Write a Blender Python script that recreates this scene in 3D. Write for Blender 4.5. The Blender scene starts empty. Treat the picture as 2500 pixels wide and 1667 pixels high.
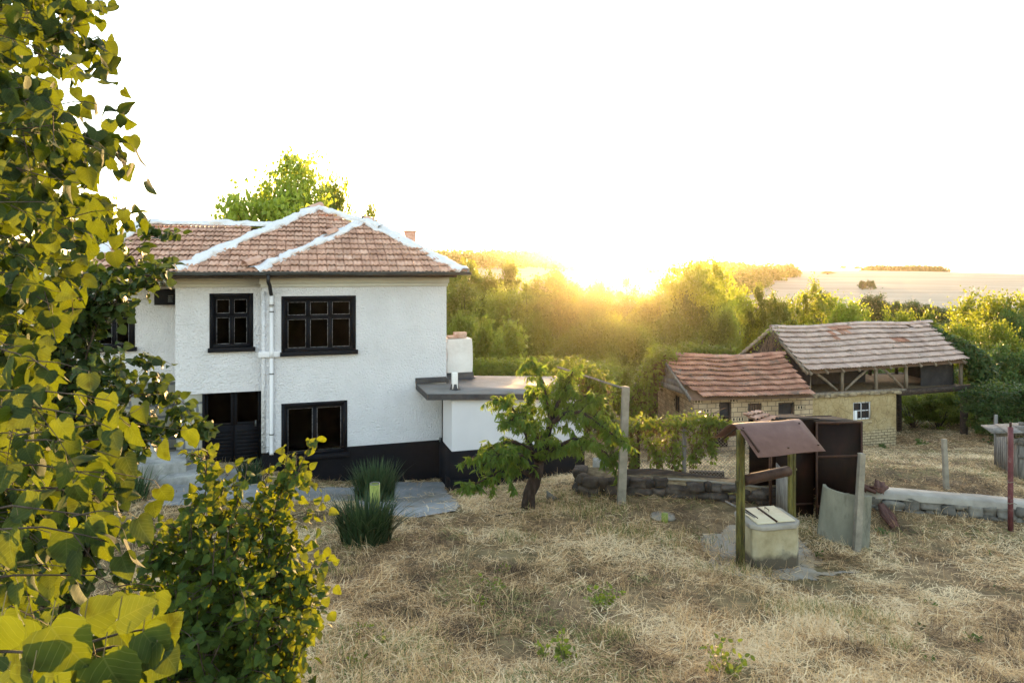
import bpy, math, random
import numpy as np
from mathutils import Vector, Matrix
R = math.radians
SC = bpy.context.scene
COL = SC.collection
F = 1667.0            # focal length in photo pixels (24 mm lens)
EZ = 6.0              # height of the eye
CX, HY = 1250.0, 660.0
rng = np.random.default_rng(7)
random.seed(7)

def P(px, py, Y):
    """a point of the place, from where it shows in the photo and how far off it stands"""
    return np.array([(px-CX)/F*Y, Y, EZ-(py-HY)/F*Y])

# ------------------------------------------------------------------ tagging
def tag(o, label=None, cat=None, group=None, kind=None):
    if label: o['label'] = label
    if cat: o['category'] = cat
    if group: o['group'] = group
    if kind: o['kind'] = kind
    return o
def empty(name, loc, rz=0.0):
    o = bpy.data.objects.new(name, None); COL.objects.link(o)
    o.location = loc; o.rotation_euler = (0, 0, rz); o.empty_display_size = .2
    return o
def copy_tree(o, parent=None):
    c = o.copy(); COL.objects.link(c); c.parent = parent
    for ch in list(o.children): copy_tree(ch, c)
    return c

# ------------------------------------------------------------------ mesh building
class MB:
    """collects geometry (points, polygons, one tint value per point, optional uv) and links it as ONE mesh object"""
    def __init__(s): s.V=[]; s.T=[]; s.U=[]; s.F=[]; s.n=0
    def add(s, V, Fs, tint=0.5, uv=None):
        V = np.asarray(V, dtype=np.float64).reshape(-1,3)
        s.V.append(V)
        s.T.append(np.full(len(V), tint) if np.isscalar(tint) else np.asarray(tint, dtype=np.float64))
        s.U.append(np.zeros((len(V),2)) if uv is None else np.asarray(uv))
        if isinstance(Fs, np.ndarray): s.F.append(Fs + s.n)
        else:
            by = {}
            for f in Fs: by.setdefault(len(f), []).append(f)
            for k, L in by.items(): s.F.append(np.array(L, dtype=np.int64) + s.n)
        s.n += len(V)
        return s
    def box(s, lo, hi, tint=.5):
        x0,y0,z0 = lo; x1,y1,z1 = hi
        V = [(x0,y0,z0),(x1,y0,z0),(x1,y1,z0),(x0,y1,z0),(x0,y0,z1),(x1,y0,z1),(x1,y1,z1),(x0,y1,z1)]
        return s.add(V, [(0,3,2,1),(4,5,6,7),(0,1,5,4),(1,2,6,5),(2,3,7,6),(3,0,4,7)], tint)
    def hexa(s, b, t, tint=.5):
        """b, t: four bottom and four top points, counter-clockwise seen from above"""
        return s.add(list(b)+list(t), [(0,3,2,1),(4,5,6,7),(0,1,5,4),(1,2,6,5),(2,3,7,6),(3,0,4,7)], tint)
    def bar(s, a, b, w, h, up=(0,0,1), tint=.5):
        a=np.array(a,float); b=np.array(b,float); d=(b-a)/np.linalg.norm(b-a)
        up=np.array(up,float)
        if abs(d@up)>.99: up=np.array([0,1,0.])
        r=np.cross(d,up); r/=np.linalg.norm(r); u=np.cross(r,d)
        q=[-r*w/2-u*h/2, r*w/2-u*h/2, r*w/2+u*h/2, -r*w/2+u*h/2]
        V=[a+x for x in q]+[b+x for x in q]
        return s.add(V,[(0,1,2,3),(7,6,5,4),(0,4,5,1),(1,5,6,2),(2,6,7,3),(3,7,4,0)],tint)
    def tube(s, pts, rad, n=6, tint=.5, cap=True, jit=0):
        pts=np.asarray(pts,float); m=len(pts)
        rad=np.full(m,rad) if np.isscalar(rad) else np.asarray(rad,float)
        t=np.gradient(pts,axis=0); t/=np.linalg.norm(t,axis=1,keepdims=True)+1e-12
        ref=np.array([0,0,1.]) if abs(t.mean(0)[2])<.8 else np.array([0,1.,0])
        r=np.cross(t,ref); r/=np.linalg.norm(r,axis=1,keepdims=True)+1e-12; u=np.cross(r,t)
        a=np.linspace(0,2*np.pi,n,endpoint=False)
        rr=rad[:,None]*(1+(jit*rng.uniform(-1,1,(m,n)) if jit else 0))
        V=pts[:,None,:]+rr[:,:,None]*(np.cos(a)[None,:,None]*r[:,None,:]+np.sin(a)[None,:,None]*u[:,None,:])
        Fs=[]
        i=np.arange(m-1)[:,None]*n; j=np.arange(n)[None,:]; k=(j+1)%n
        Q=np.stack([i+j,i+k,i+n+k,i+n+j],-1).reshape(-1,4)
        uv=np.stack([np.broadcast_to(a[None]/6.283,(m,n)),np.broadcast_to(np.linspace(0,1,m)[:,None],(m,n))],-1).reshape(-1,2)
        n0=s.n
        s.add(V.reshape(-1,3),Q,tint,uv)
        if cap:
            s.F.append(np.array([list(range(n))[::-1]])+n0)
            s.F.append(np.array([list(range(n))])+n0+(m-1)*n)
        return s
    def grid(s, V, tint=.5, flip=False):
        """V: (rows, cols, 3)"""
        V=np.asarray(V,float); m,n=V.shape[:2]
        i=np.arange(m-1)[:,None]*n; j=np.arange(n-1)[None,:]
        Q=np.stack([i+j,i+j+1,i+n+j+1,i+n+j],-1).reshape(-1,4)
        if flip: Q=Q[:,::-1]
        return s.add(V.reshape(-1,3),Q,tint if np.isscalar(tint) else np.asarray(tint).reshape(-1))
    def build(s, name, mat, parent=None, smooth=False, bevel=0, link=True):
        V=np.concatenate(s.V); T=np.concatenate(s.T); U=np.concatenate(s.U)
        me=bpy.data.meshes.new(name)
        me.vertices.add(len(V)); me.vertices.foreach_set('co',V.astype(np.float32).ravel())
        idx=np.concatenate([f.ravel() for f in s.F]).astype(np.int32)
        cnt=np.concatenate([np.full(len(f),f.shape[1]) for f in s.F])
        st=np.concatenate([[0],np.cumsum(cnt)[:-1]]).astype(np.int32)
        me.loops.add(len(idx)); me.loops.foreach_set('vertex_index',idx)
        me.polygons.add(len(cnt)); me.polygons.foreach_set('loop_start',st)
        if smooth: me.polygons.foreach_set('use_smooth',np.ones(len(cnt),dtype=bool))
        at=me.attributes.new('tint','FLOAT','POINT'); at.data.foreach_set('value',T.astype(np.float32))
        if np.any(U):
            uvl=me.uv_layers.new(name='UVMap'); uvl.data.foreach_set('uv',U[idx].astype(np.float32).ravel())
        me.update(calc_edges=True); me.validate()
        if mat: me.materials.append(mat)
        o=bpy.data.objects.new(name,me)
        if link: COL.objects.link(o)
        if parent: o.parent=parent
        if bevel:
            b=o.modifiers.new('edge','BEVEL'); b.width=bevel; b.segments=2; b.limit_method='ANGLE'
        return o

def unit(a): return a/(np.linalg.norm(a,axis=-1,keepdims=True)+1e-12)
def place(mb, tmpl, pos, tip, nrm, size, tint):
    """copies a small template (V, triangles, uv) to many spots: y to tip, z to nrm"""
    V,Fs,U=tmpl; k=len(V); N=len(pos)
    y=unit(tip); z=nrm-(nrm*y).sum(-1,keepdims=True)*y; z=unit(z); x=np.cross(y,z)
    size=np.asarray(size)
    if size.ndim==1: size=np.repeat(size[:,None],3,1)
    W=(V[None,:,0:1]*x[:,None]*size[:,None,0:1]+V[None,:,1:2]*y[:,None]*size[:,None,1:2]+V[None,:,2:3]*z[:,None]*size[:,None,2:3])+pos[:,None]
    FF=(Fs[None]+(np.arange(N)*k)[:,None,None]).reshape(-1,Fs.shape[1])
    mb.add(W.reshape(-1,3),FF,np.repeat(tint,k),np.tile(U,(N,1)))

# value noise on numpy arrays
def vnoise(x,y,seed=0):
    x=np.asarray(x,float); y=np.asarray(y,float)
    xi=np.floor(x).astype(int); yi=np.floor(y).astype(int); fx=x-xi; fy=y-yi
    fx=fx*fx*(3-2*fx); fy=fy*fy*(3-2*fy)
    def h(a,b):
        n=np.sin(a*127.1+b*311.7+seed*74.7)*43758.5453
        return n-np.floor(n)
    return (h(xi,yi)*(1-fx)+h(xi+1,yi)*fx)*(1-fy)+(h(xi,yi+1)*(1-fx)+h(xi+1,yi+1)*fx)*fy
def fbm(x,y,seed=0,o=4):
    v=0;a=.5;s=0
    for i in range(o): v=v+a*vnoise(x*2**i,y*2**i,seed+i); s+=a; a*=.5
    return v/s

# ------------------------------------------------------------------ materials
def newmat(name):
    m=bpy.data.materials.new(name); m.use_nodes=True; nt=m.node_tree; nt.nodes.clear()
    out=nt.nodes.new('ShaderNodeOutputMaterial')
    return m,nt,out
def N(nt,t,**kw):
    n=nt.nodes.new(t)
    for k,v in kw.items():
        if k.startswith('i_'):
            n.inputs[k[2:].replace('_',' ')].default_value=v
        else: setattr(n,k,v)
    return n
def ramp(nt,stops):
    r=nt.nodes.new('ShaderNodeValToRGB'); e=r.color_ramp.elements
    while len(e)<len(stops): e.new(.5)
    for i,(p,c) in enumerate(stops): e[i].position=p; e[i].color=(*c,1) if len(c)==3 else c
    return r
def pbr(name, stops, scale=3.0, detail=6, rough=.8, bump=0.0, bscale=40.0, tint=0.0, metal=0.0, coord='Object', stretch=(1,1,1), spec=.3,
        stain=None, bdist=.01, vor=0.0):
    """stops: ramp over noise; tint: how much the per-point tint shifts value; stain: (colour, scale, low, high)"""
    m,nt,out=newmat(name); L=nt.links
    b=N(nt,'ShaderNodeBsdfPrincipled'); b.inputs['Roughness'].default_value=rough; b.inputs['Metallic'].default_value=metal
    b.inputs['Specular IOR Level'].default_value=spec
    tc=N(nt,'ShaderNodeTexCoord'); mp=N(nt,'ShaderNodeMapping'); mp.inputs['Scale'].default_value=stretch
    L.new(tc.outputs[coord],mp.inputs[0])
    no=N(nt,'ShaderNodeTexNoise'); no.inputs['Scale'].default_value=scale; no.inputs['Detail'].default_value=detail; no.inputs['Roughness'].default_value=.62
    L.new(mp.outputs[0],no.inputs['Vector'])
    r=ramp(nt,stops); L.new(no.outputs[0],r.inputs[0]); c=r.outputs[0]
    if stain:
        sc,ss,lo,hi=stain
        n2=N(nt,'ShaderNodeTexNoise'); n2.inputs['Scale'].default_value=ss; n2.inputs['Detail'].default_value=8; n2.inputs['Roughness'].default_value=.7
        L.new(mp.outputs[0],n2.inputs['Vector'])
        mr=N(nt,'ShaderNodeMapRange'); mr.inputs[1].default_value=lo; mr.inputs[2].default_value=hi; L.new(n2.outputs[0],mr.inputs[0])
        mx=N(nt,'ShaderNodeMix',data_type='RGBA'); L.new(mr.outputs[0],mx.inputs[0]); L.new(c,mx.inputs[6]); mx.inputs[7].default_value=(*sc,1); c=mx.outputs[2]
    if tint:
        a=N(nt,'ShaderNodeAttribute',attribute_name='tint')
        mr=N(nt,'ShaderNodeMapRange'); mr.inputs[3].default_value=1-tint; mr.inputs[4].default_value=1+tint; L.new(a.outputs['Fac'],mr.inputs[0])
        hs=N(nt,'ShaderNodeHueSaturation'); L.new(c,hs.inputs['Color']); L.new(mr.outputs[0],hs.inputs['Value']); c=hs.outputs[0]
    L.new(c,b.inputs['Base Color'])
    if bump:
        if vor:
            n3=N(nt,'ShaderNodeTexVoronoi'); n3.inputs['Scale'].default_value=bscale; src=n3.outputs['Distance']
        else:
            n3=N(nt,'ShaderNodeTexNoise'); n3.inputs['Scale'].default_value=bscale; n3.inputs['Detail'].default_value=5; src=n3.outputs[0]
        L.new(mp.outputs[0],n3.inputs['Vector'])
        bp=N(nt,'ShaderNodeBump'); bp.inputs['Strength'].default_value=bump; bp.inputs['Distance'].default_value=bdist
        L.new(src,bp.inputs['Height']); L.new(bp.outputs[0],b.inputs['Normal'])
    L.new(b.outputs[0],out.inputs[0])
    return m
def leafmat(name, dark, light, trans, veins=0.0, tr=.45, rough=.45, brown=None):
    """green leaf: upper side dark..light by per-leaf tint; light passes through as trans"""
    m,nt,out=newmat(name); L=nt.links
    a=N(nt,'ShaderNodeAttribute',attribute_name='tint')
    st=[(0,dark),(1,light)] if brown is None else [(0,dark),(.9,light),(.93,brown),(1,brown)]
    r=ramp(nt,st); L.new(a.outputs['Fac'],r.inputs[0]); c=r.outputs[0]
    t2=[(0,tuple(x*.75 for x in trans)),(1,trans)]
    if brown is not None: t2=[(0,tuple(x*.75 for x in trans)),(.9,trans),(.93,brown),(1,brown)]
    rt=ramp(nt,t2); L.new(a.outputs['Fac'],rt.inputs[0]); ct=rt.outputs[0]
    if veins:
        uv=N(nt,'ShaderNodeUVMap'); sp=N(nt,'ShaderNodeSeparateXYZ'); L.new(uv.outputs[0],sp.inputs[0])
        ab=N(nt,'ShaderNodeMath',operation='ABSOLUTE'); L.new(sp.outputs[0],ab.inputs[0])
        ml=N(nt,'ShaderNodeMath',operation='MULTIPLY_ADD'); L.new(ab.outputs[0],ml.inputs[0]); ml.inputs[1].default_value=-.75; L.new(sp.outputs[1],ml.inputs[2])
        m2=N(nt,'ShaderNodeMath',operation='MULTIPLY'); L.new(ml.outputs[0],m2.inputs[0]); m2.inputs[1].default_value=44
        sn=N(nt,'ShaderNodeMath',operation='SINE'); L.new(m2.outputs[0],sn.inputs[0])
        mr=N(nt,'ShaderNodeMapRange'); mr.inputs[1].default_value=.9; mr.inputs[2].default_value=1.0; L.new(sn.outputs[0],mr.inputs[0])
        mr2=N(nt,'ShaderNodeMapRange'); mr2.inputs[1].default_value=.022; mr2.inputs[2].default_value=.0; L.new(ab.outputs[0],mr2.inputs[0])
        mx=N(nt,'ShaderNodeMath',operation='MAXIMUM'); L.new(mr.outputs[0],mx.inputs[0]); L.new(mr2.outputs[0],mx.inputs[1])
        vm=N(nt,'ShaderNodeMath',operation='MULTIPLY'); L.new(mx.outputs[0],vm.inputs[0]); vm.inputs[1].default_value=veins
        q=N(nt,'ShaderNodeMix',data_type='RGBA'); L.new(vm.outputs[0],q.inputs[0]); L.new(c,q.inputs[6]); q.inputs[7].default_value=(.25,.28,.09,1); c=q.outputs[2]
        q2=N(nt,'ShaderNodeMix',data_type='RGBA'); L.new(vm.outputs[0],q2.inputs[0]); L.new(ct,q2.inputs[6]); q2.inputs[7].default_value=(trans[0]*.55,trans[1]*.5,trans[2]*.5,1); ct=q2.outputs[2]
    if veins:
        ge=N(nt,'ShaderNodeTexCoord'); nz=N(nt,'ShaderNodeTexNoise'); nz.inputs['Scale'].default_value=26; nz.inputs['Detail'].default_value=6; L.new(ge.outputs['Object'],nz.inputs['Vector'])
        rz=ramp(nt,[(.28,(.55,.5,.4)),(.42,(.92,.92,.9)),(.6,(1.06,1.06,1.0)),(.74,(1.25,1.15,.9))]); L.new(nz.outputs[0],rz.inputs[0])
        for nm in ('c','ct'):
            q=N(nt,'ShaderNodeMix',data_type='RGBA',blend_type='MULTIPLY'); q.inputs[0].default_value=1; L.new(c if nm=='c' else ct,q.inputs[6]); L.new(rz.outputs[0],q.inputs[7])
            if nm=='c': c=q.outputs[2]
            else: ct=q.outputs[2]
    oi=N(nt,'ShaderNodeObjectInfo'); mo=N(nt,'ShaderNodeMapRange'); mo.inputs[3].default_value=.68; mo.inputs[4].default_value=1.30; L.new(oi.outputs['Random'],mo.inputs[0])
    if not veins:
        for nm in ('c','ct'):
            h_=N(nt,'ShaderNodeHueSaturation'); L.new(mo.outputs[0],h_.inputs['Value']); L.new(c if nm=='c' else ct,h_.inputs['Color'])
            if nm=='c': c=h_.outputs[0]
            else: ct=h_.outputs[0]
    b=N(nt,'ShaderNodeBsdfPrincipled'); b.inputs['Roughness'].default_value=rough; b.inputs['Specular IOR Level'].default_value=.22
    L.new(c,b.inputs['Base Color'])
    t=N(nt,'ShaderNodeBsdfTranslucent'); L.new(ct,t.inputs[0])
    mix=N(nt,'ShaderNodeMixShader'); mix.inputs[0].default_value=tr
    L.new(b.outputs[0],mix.inputs[1]); L.new(t.outputs[0],mix.inputs[2]); L.new(mix.outputs[0],out.inputs[0])
    return m
# ------------------------------------------------------------------ light, sky, camera
SUN_EL, SUN_AZ = 2.4, 8.3
EXPOSURE = 3.75
w=bpy.data.worlds.new('World'); SC.world=w; w.use_nodes=True
nt=w.node_tree; nt.nodes.clear()
wo=nt.nodes.new('ShaderNodeOutputWorld'); bg=nt.nodes.new('ShaderNodeBackground'); sky=nt.nodes.new('ShaderNodeTexSky')
sky.sky_type='NISHITA'; sky.sun_disc=False; sky.sun_elevation=R(SUN_EL); sky.sun_rotation=R(SUN_AZ)
sky.air_density=1.0; sky.dust_density=1.0; sky.ozone_density=1.2; sky.altitude=100
bg.inputs[1].default_value=.15
hs=nt.nodes.new('ShaderNodeHueSaturation'); hs.inputs['Saturation'].default_value=.72; nt.links.new(sky.outputs[0],hs.inputs['Color']); nt.links.new(hs.outputs[0],bg.inputs[0]); nt.links.new(bg.outputs[0],wo.inputs[0])
sd=bpy.data.lights.new('sun','SUN'); sd.energy=2.0; sd.angle=R(.5); sd.color=(1.0,.58,.23)
so=bpy.data.objects.new('sun',sd); COL.objects.link(so)
SUN=Vector((math.sin(R(SUN_AZ))*math.cos(R(SUN_EL)),math.cos(R(SUN_AZ))*math.cos(R(SUN_EL)),math.sin(R(SUN_EL))))
so.rotation_euler=SUN.to_track_quat('Z','Y').to_euler(); so.location=(0,0,20)
cd=bpy.data.cameras.new('camera'); cam=bpy.data.objects.new('camera',cd); COL.objects.link(cam); SC.camera=cam
cam.location=(0,0,EZ); cam.rotation_euler=(R(90),0,0)
cd.sensor_width=36; cd.lens=F/2500*36; cd.shift_y=-(1667/2-HY)/2500; cd.clip_start=.05; cd.clip_end=6000
SC.view_settings.view_transform='Standard'; SC.view_settings.look='None'; SC.view_settings.exposure=EXPOSURE; SC.view_settings.gamma=1; SC.view_settings.use_curve_mapping=False
SC.cycles.use_denoising=True
SC.cycles.max_bounces=8; SC.cycles.diffuse_bounces=3; SC.cycles.glossy_bounces=3; SC.cycles.transmission_bounces=4; SC.cycles.transparent_max_bounces=8; SC.cycles.volume_bounces=1
SC.cycles.sample_clamp_indirect=4.0; SC.cycles.caustics_reflective=False; SC.cycles.caustics_refractive=False

# ------------------------------------------------------------------ terrain
CP=[(1250,1667,6.8),(2400,1667,6.8),(200,1667,6.8),(1880,1385,10.8),(2090,1335,12),(1523,1228,13.7),(1290,1245,13.5),(900,1335,11.5),
    (1090,1265,13.3),(1090,1172,19.3),(750,1168,18.3),(570,1140,17.5),(150,1250,13.5),(0,1150,17),(1105,1203,17.9),(1427,1163,19),
    (1450,1212,14.3),(1700,1218,14.0),(1880,1232,13.5),(1480,1160,15.6),(1700,1152,15.8),(1900,1092,25),(2190,1085,27),(2360,1066,26.5),
    (2450,1130,19),(2250,1275,13.4),(2480,1268,13.4),(2300,1190,14.8),(2470,1205,14.8),(1650,1095,25),(430,1165,16.5)]
CPW=[P(*c) for c in CP]+[np.array(c,float) for c in [(0,0,EZ-3.6),(-8,2,EZ-3.7),(8,2,EZ-3.7),(0,-6,EZ-3.0),(-22,20,EZ-5.2),(-20,36,EZ-6.5),(0,34,EZ-7.6),(12,34,EZ-7.8),(26,34,EZ-7.4),(24,16,EZ-4.9),(16,8,EZ-4.2),(26,26,EZ-6.4),(6,23,EZ-6.3),(-14,12,EZ-4.7)]]
CPW=np.array(CPW)
def _tps(r2): return np.where(r2>1e-9, r2*np.log(r2+1e-12), 0)
def _fit():
    X=CPW[:,:2]; n=len(X)
    K=_tps(((X[:,None]-X[None])**2).sum(-1))+np.eye(n)*.6
    A=np.zeros((n+3,n+3)); A[:n,:n]=K; A[:n,n]=1; A[:n,n+1:]=X; A[n,:n]=1; A[n+1:,:n]=X.T
    return np.linalg.solve(A,np.concatenate([CPW[:,2],[0,0,0]]))
_w=_fit()
def smooth(a,b,x):
    t=np.clip((x-a)/(b-a),0,1); return t*t*(3-2*t)
def far_h(x,y):
    az=CX+F*x/np.maximum(y,20)
    top=np.interp(az,[600,1150,1330,1480,1700,1950,2270,2500,3200],[5.0,5.6,5.4,2.2,1.2,-.2,-.6,-2.2,-4])
    foot=np.interp(az,[600,1700,1900,2500],[-7.5,-8.2,-8.4,-8.6])
    t=np.clip((y-120)/(400-120),0,1.0)
    z=foot+(top-foot)*(t*t*(3-2*t)*.35+t*.65)
    z=z-np.maximum(y-440,0)*.012
    return EZ+z+(fbm(x/60,y/60,5)-.5)*1.2*np.clip((y-60)/100,0,1)
def H(x,y,micro=False):
    x=np.asarray(x,float); y=np.asarray(y,float); sh=x.shape
    q=np.stack([np.clip(x.ravel(),-22,28),np.clip(y.ravel(),-6,36)],-1); z=np.empty(len(q))
    for i in range(0,len(q),20000):
        d=((q[i:i+20000,None]-CPW[None,:,:2])**2).sum(-1)
        z[i:i+20000]=_tps(d)@_w[:len(CPW)]+_w[len(CPW)]+q[i:i+20000]@_w[len(CPW)+1:]
    z=z.reshape(sh)
    f=far_h(x,y); k=smooth(30,60,y)
    z=z*(1-k)+f*k
    if micro: z=z+(fbm(x*1.1,y*1.1,3)-.5)*.10*(1-smooth(40,70,y))+(fbm(x*4,y*4,9)-.5)*.03*(1-smooth(30,40,y))
    return z
def G(px,py):
    """where the sight line through a photo point meets the ground"""
    lo,hi=3.0,70.0; Y=lo
    for Yt in np.arange(3,70,.05):
        if P(px,py,Yt)[2] <= H((px-CX)/F*Yt,Yt): Y=Yt; break
    p=P(px,py,Y); p[2]=float(H(p[0],p[1])); return p
def onground(x,y): return np.array([x,y,float(H(x,y))])

xs=np.concatenate([-np.geomspace(17,2600,46)[::-1],np.arange(-16.5,24.1,.22),np.geomspace(24.6,2600,46)])
ys=np.concatenate([-np.geomspace(6,60,8)[::-1],np.arange(-5.5,32,.22),np.geomspace(32.3,1900,90)])
gx,gy=np.meshgrid(xs,ys); gz=H(gx,gy,True)
def ground_material():
    m,nt,out=newmat('dry ground'); L=nt.links
    b=N(nt,'ShaderNodeBsdfPrincipled'); b.inputs['Roughness'].default_value=.95; b.inputs['Specular IOR Level'].default_value=.1
    ge=N(nt,'ShaderNodeNewGeometry'); sp=N(nt,'ShaderNodeSeparateXYZ'); L.new(ge.outputs['Position'],sp.inputs[0])
    def noise(s,d=8,ro=.65):
        n=N(nt,'ShaderNodeTexNoise'); n.inputs['Scale'].default_value=s; n.inputs['Detail'].default_value=d; n.inputs['Roughness'].default_value=ro
        L.new(ge.outputs['Position'],n.inputs['Vector']); return n.outputs[0]
    near=ramp(nt,[(.3,(.045,.030,.020)),(.45,(.14,.095,.055)),(.6,(.28,.20,.11)),(.75,(.42,.32,.18))]); L.new(noise(2.2,12,.75),near.inputs[0])
    gr=ramp(nt,[(.40,(0,0,0)),(.62,(1,1,1))]); L.new(noise(.45,6),gr.inputs[0])
    mg=N(nt,'ShaderNodeMix',data_type='RGBA'); mu=N(nt,'ShaderNodeMath',operation='MULTIPLY'); L.new(gr.outputs[0],mu.inputs[0]); mu.inputs[1].default_value=.35
    L.new(mu.outputs[0],mg.inputs[0]); L.new(near.outputs[0],mg.inputs[6]); mg.inputs[7].default_value=(.12,.125,.05,1)
    mid=ramp(nt,[(.35,(.05,.06,.02)),(.6,(.12,.12,.045)),(.75,(.22,.18,.09))]); L.new(noise(.35,8),mid.inputs[0])
    far=ramp(nt,[(.3,(.30,.25,.19)),(.5,(.37,.315,.245)),(.7,(.43,.37,.30))])
    mp=N(nt,'ShaderNodeMapping'); mp.inputs['Scale'].default_value=(.006,.05,.01); L.new(ge.outputs['Position'],mp.inputs[0])
    nf=N(nt,'ShaderNodeTexNoise'); nf.inputs['Scale'].default_value=1.6; nf.inputs['Detail'].default_value=8; nf.inputs['Roughness'].default_value=.6
    L.new(mp.outputs[0],nf.inputs['Vector']); L.new(nf.outputs[0],far.inputs[0])
    def mixy(a,c,y0,y1):
        mr=N(nt,'ShaderNodeMapRange'); mr.inputs[1].default_value=y0; mr.inputs[2].default_value=y1; L.new(sp.outputs[1],mr.inputs[0])
        q=N(nt,'ShaderNodeMix',data_type='RGBA'); L.new(mr.outputs[0],q.inputs[0]); L.new(a,q.inputs[6]); L.new(c,q.inputs[7]); return q.outputs[2]
    c=mixy(mg.outputs[2],mid.outputs[0],27,36); c=mixy(c,far.outputs[0],125,150)
    L.new(c,b.inputs['Base Color'])
    bp=N(nt,'ShaderNodeBump'); bp.inputs['Strength'].default_value=.8; bp.inputs['Distance'].default_value=.03; L.new(noise(14,10,.75),bp.inputs['Height']); L.new(bp.outputs[0],b.inputs['Normal'])
    L.new(b.outputs[0],out.inputs[0]); return m
M={}
M['ground']=ground_material()
tag(MB().grid(np.stack([gx,gy,gz],-1)).build('ground',M['ground'],smooth=True),'dry mown yard sloping away into shrubland and pale harvested field','ground',kind='structure')

M['concrete']=pbr('weathered concrete',[(.3,(.19,.19,.185)),(.5,(.30,.30,.29)),(.7,(.40,.395,.37))],2.5,10,.9,.4,50,stain=((.10,.10,.09),1.3,.5,.75))
M['path']=pbr('cracked path concrete',[(.3,(.15,.16,.165)),(.5,(.235,.245,.25)),(.7,(.32,.33,.33))],1.6,10,.9,.4,30,stain=((.13,.105,.07),.8,.50,.68))
M['apron']=pbr('dusty apron',[(.3,(.19,.165,.13)),(.5,(.28,.255,.215)),(.7,(.34,.32,.29))],1.6,10,.95,.4,30,stain=((.30,.23,.14),1.4,.45,.6))
def sheet(name,outline,step,lift,mat,label,cat,rag=0):
    """a thin sheet of paving that follows the ground inside an outline"""
    o=np.array(outline); x0,y0=o.min(0)[:2]; x1,y1=o.max(0)[:2]
    X,Y=np.meshgrid(np.arange(x0,x1+step,step),np.arange(y0,y1+step,step))
    ins=np.zeros(X.shape,bool); j=len(o)-1
    XX=X+(fbm(X*1.7,Y*1.7,21)-.5)*rag; YY=Y+(fbm(X*1.7,Y*1.7,33)-.5)*rag
    for i in range(len(o)):
        xi,yi=o[i][:2]; xj,yj=o[j][:2]
        c=((yi>YY)!=(yj>YY))&(XX<(xj-xi)*(YY-yi)/(yj-yi+1e-12)+xi); ins^=c; j=i
    Z=H(X,Y,True)+lift; n=X.shape[1]
    Fs=[]
    for r in range(X.shape[0]-1):
        for c in range(n-1):
            if ins[r,c] and ins[r,c+1] and ins[r+1,c] and ins[r+1,c+1]: Fs.append((r*n+c,r*n+c+1,(r+1)*n+c+1,(r+1)*n+c))
    mb=MB(); mb.add(np.stack([X,Y,Z],-1).reshape(-1,3),np.array(Fs))
    return tag(mb.build(name,mat,smooth=True),label,cat,kind='structure')
pp=[G(*q) for q in [(350,1240),(480,1235),(690,1228),(860,1226),(905,1262),(1010,1266),(1130,1248),(1105,1215),(1085,1180),(930,1176),(850,1190),(700,1192),(640,1178),(640,1148),(495,1158),(400,1190)]]
sheet('concrete_path',pp,.05,.02,M['path'],'grey cracked concrete path along the foot of the house','path',.25)
pw=[G(*q) for q in [(1690,1300),(1800,1285),(1960,1300),(2010,1400),(2080,1385),(2110,1402),(1990,1422),(1860,1425),(1750,1395)]]
sheet('well_apron',pw,.05,.012,M['apron'],'worn concrete apron around the well half covered in straw','paving',.7)
# ------------------------------------------------------------------ materials of buildings
M['render']=pbr('white roughcast',[(.3,(.60,.60,.635)),(.6,(.67,.67,.71))],1.2,6,.9,1.0,21,bdist=.075,stain=((.46,.455,.45),.7,.60,.95))
M['white']=pbr('smooth white paint',[(.3,(.60,.60,.64)),(.7,(.66,.66,.70))],1.1,6,.7,.12,20)
M['cornice']=pbr('pale cornice paint',[(.3,(.50,.49,.45)),(.7,(.56,.55,.50))],2,6,.8,.1,20)
M['navy']=pbr('black plinth paint',[(.3,(.0035,.0042,.0065)),(.7,(.0075,.0085,.012))],2.5,8,.85,.35,40,stain=((.03,.028,.026),2.2,.66,.88),spec=.15)
M['frame']=pbr('black gloss frame',[(.3,(.0035,.0042,.0075)),(.7,(.007,.008,.012))],5,6,.65,.1,30,spec=.15)
M['putty']=pbr('old putty',[(.35,(.05,.05,.055)),(.6,(.30,.30,.31))],14,6,.8)
M['tile']=pbr('clay roof tile',[(.25,(.30,.165,.12)),(.5,(.47,.285,.215)),(.75,(.57,.40,.32))],3.2,9,.85,.3,60,tint=.17,stain=((.20,.16,.12),5,.60,.72))
M['deck']=pbr('roof boarding',[(.3,(.10,.06,.04)),(.7,(.18,.11,.07))],6,6,.9)
M['mortar']=pbr('whitewashed mortar',[(.3,(.58,.58,.60)),(.6,(.66,.66,.68))],4,8,.9,.8,18,bdist=.03,stain=((.42,.40,.36),3.0,.66,.8))
M['gutter']=pbr('grey zinc gutter',[(.3,(.09,.10,.105)),(.7,(.15,.16,.16))],4,6,.35,metal=.6,spec=.5)
M['soffit']=pbr('dark soffit wood',[(.3,(.03,.025,.022)),(.7,(.07,.055,.045))],6,6,.8)
M['pipe']=pbr('white plastic pipe',[(.3,(.60,.60,.63)),(.7,(.66,.66,.69))],2,4,.4)
M['blackpipe']=pbr('black plastic pipe',[(.3,(.012,.012,.014)),(.7,(.02,.02,.022))],2,4,.35)
M['felt']=pbr('grey roofing felt',[(.3,(.13,.125,.12)),(.5,(.18,.173,.168)),(.7,(.23,.22,.215))],1.3,8,.85,.3,30,stain=((.26,.25,.245),.9,.58,.75))
M['tar']=pbr('dark bitumen edge',[(.3,(.035,.035,.04)),(.7,(.07,.07,.075))],4,8,.8,.5,25)
M['brickold']=pbr('old brick',[(.3,(.25,.10,.06)),(.5,(.40,.20,.13)),(.7,(.50,.33,.24))],5,9,.9,.5,40)
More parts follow.
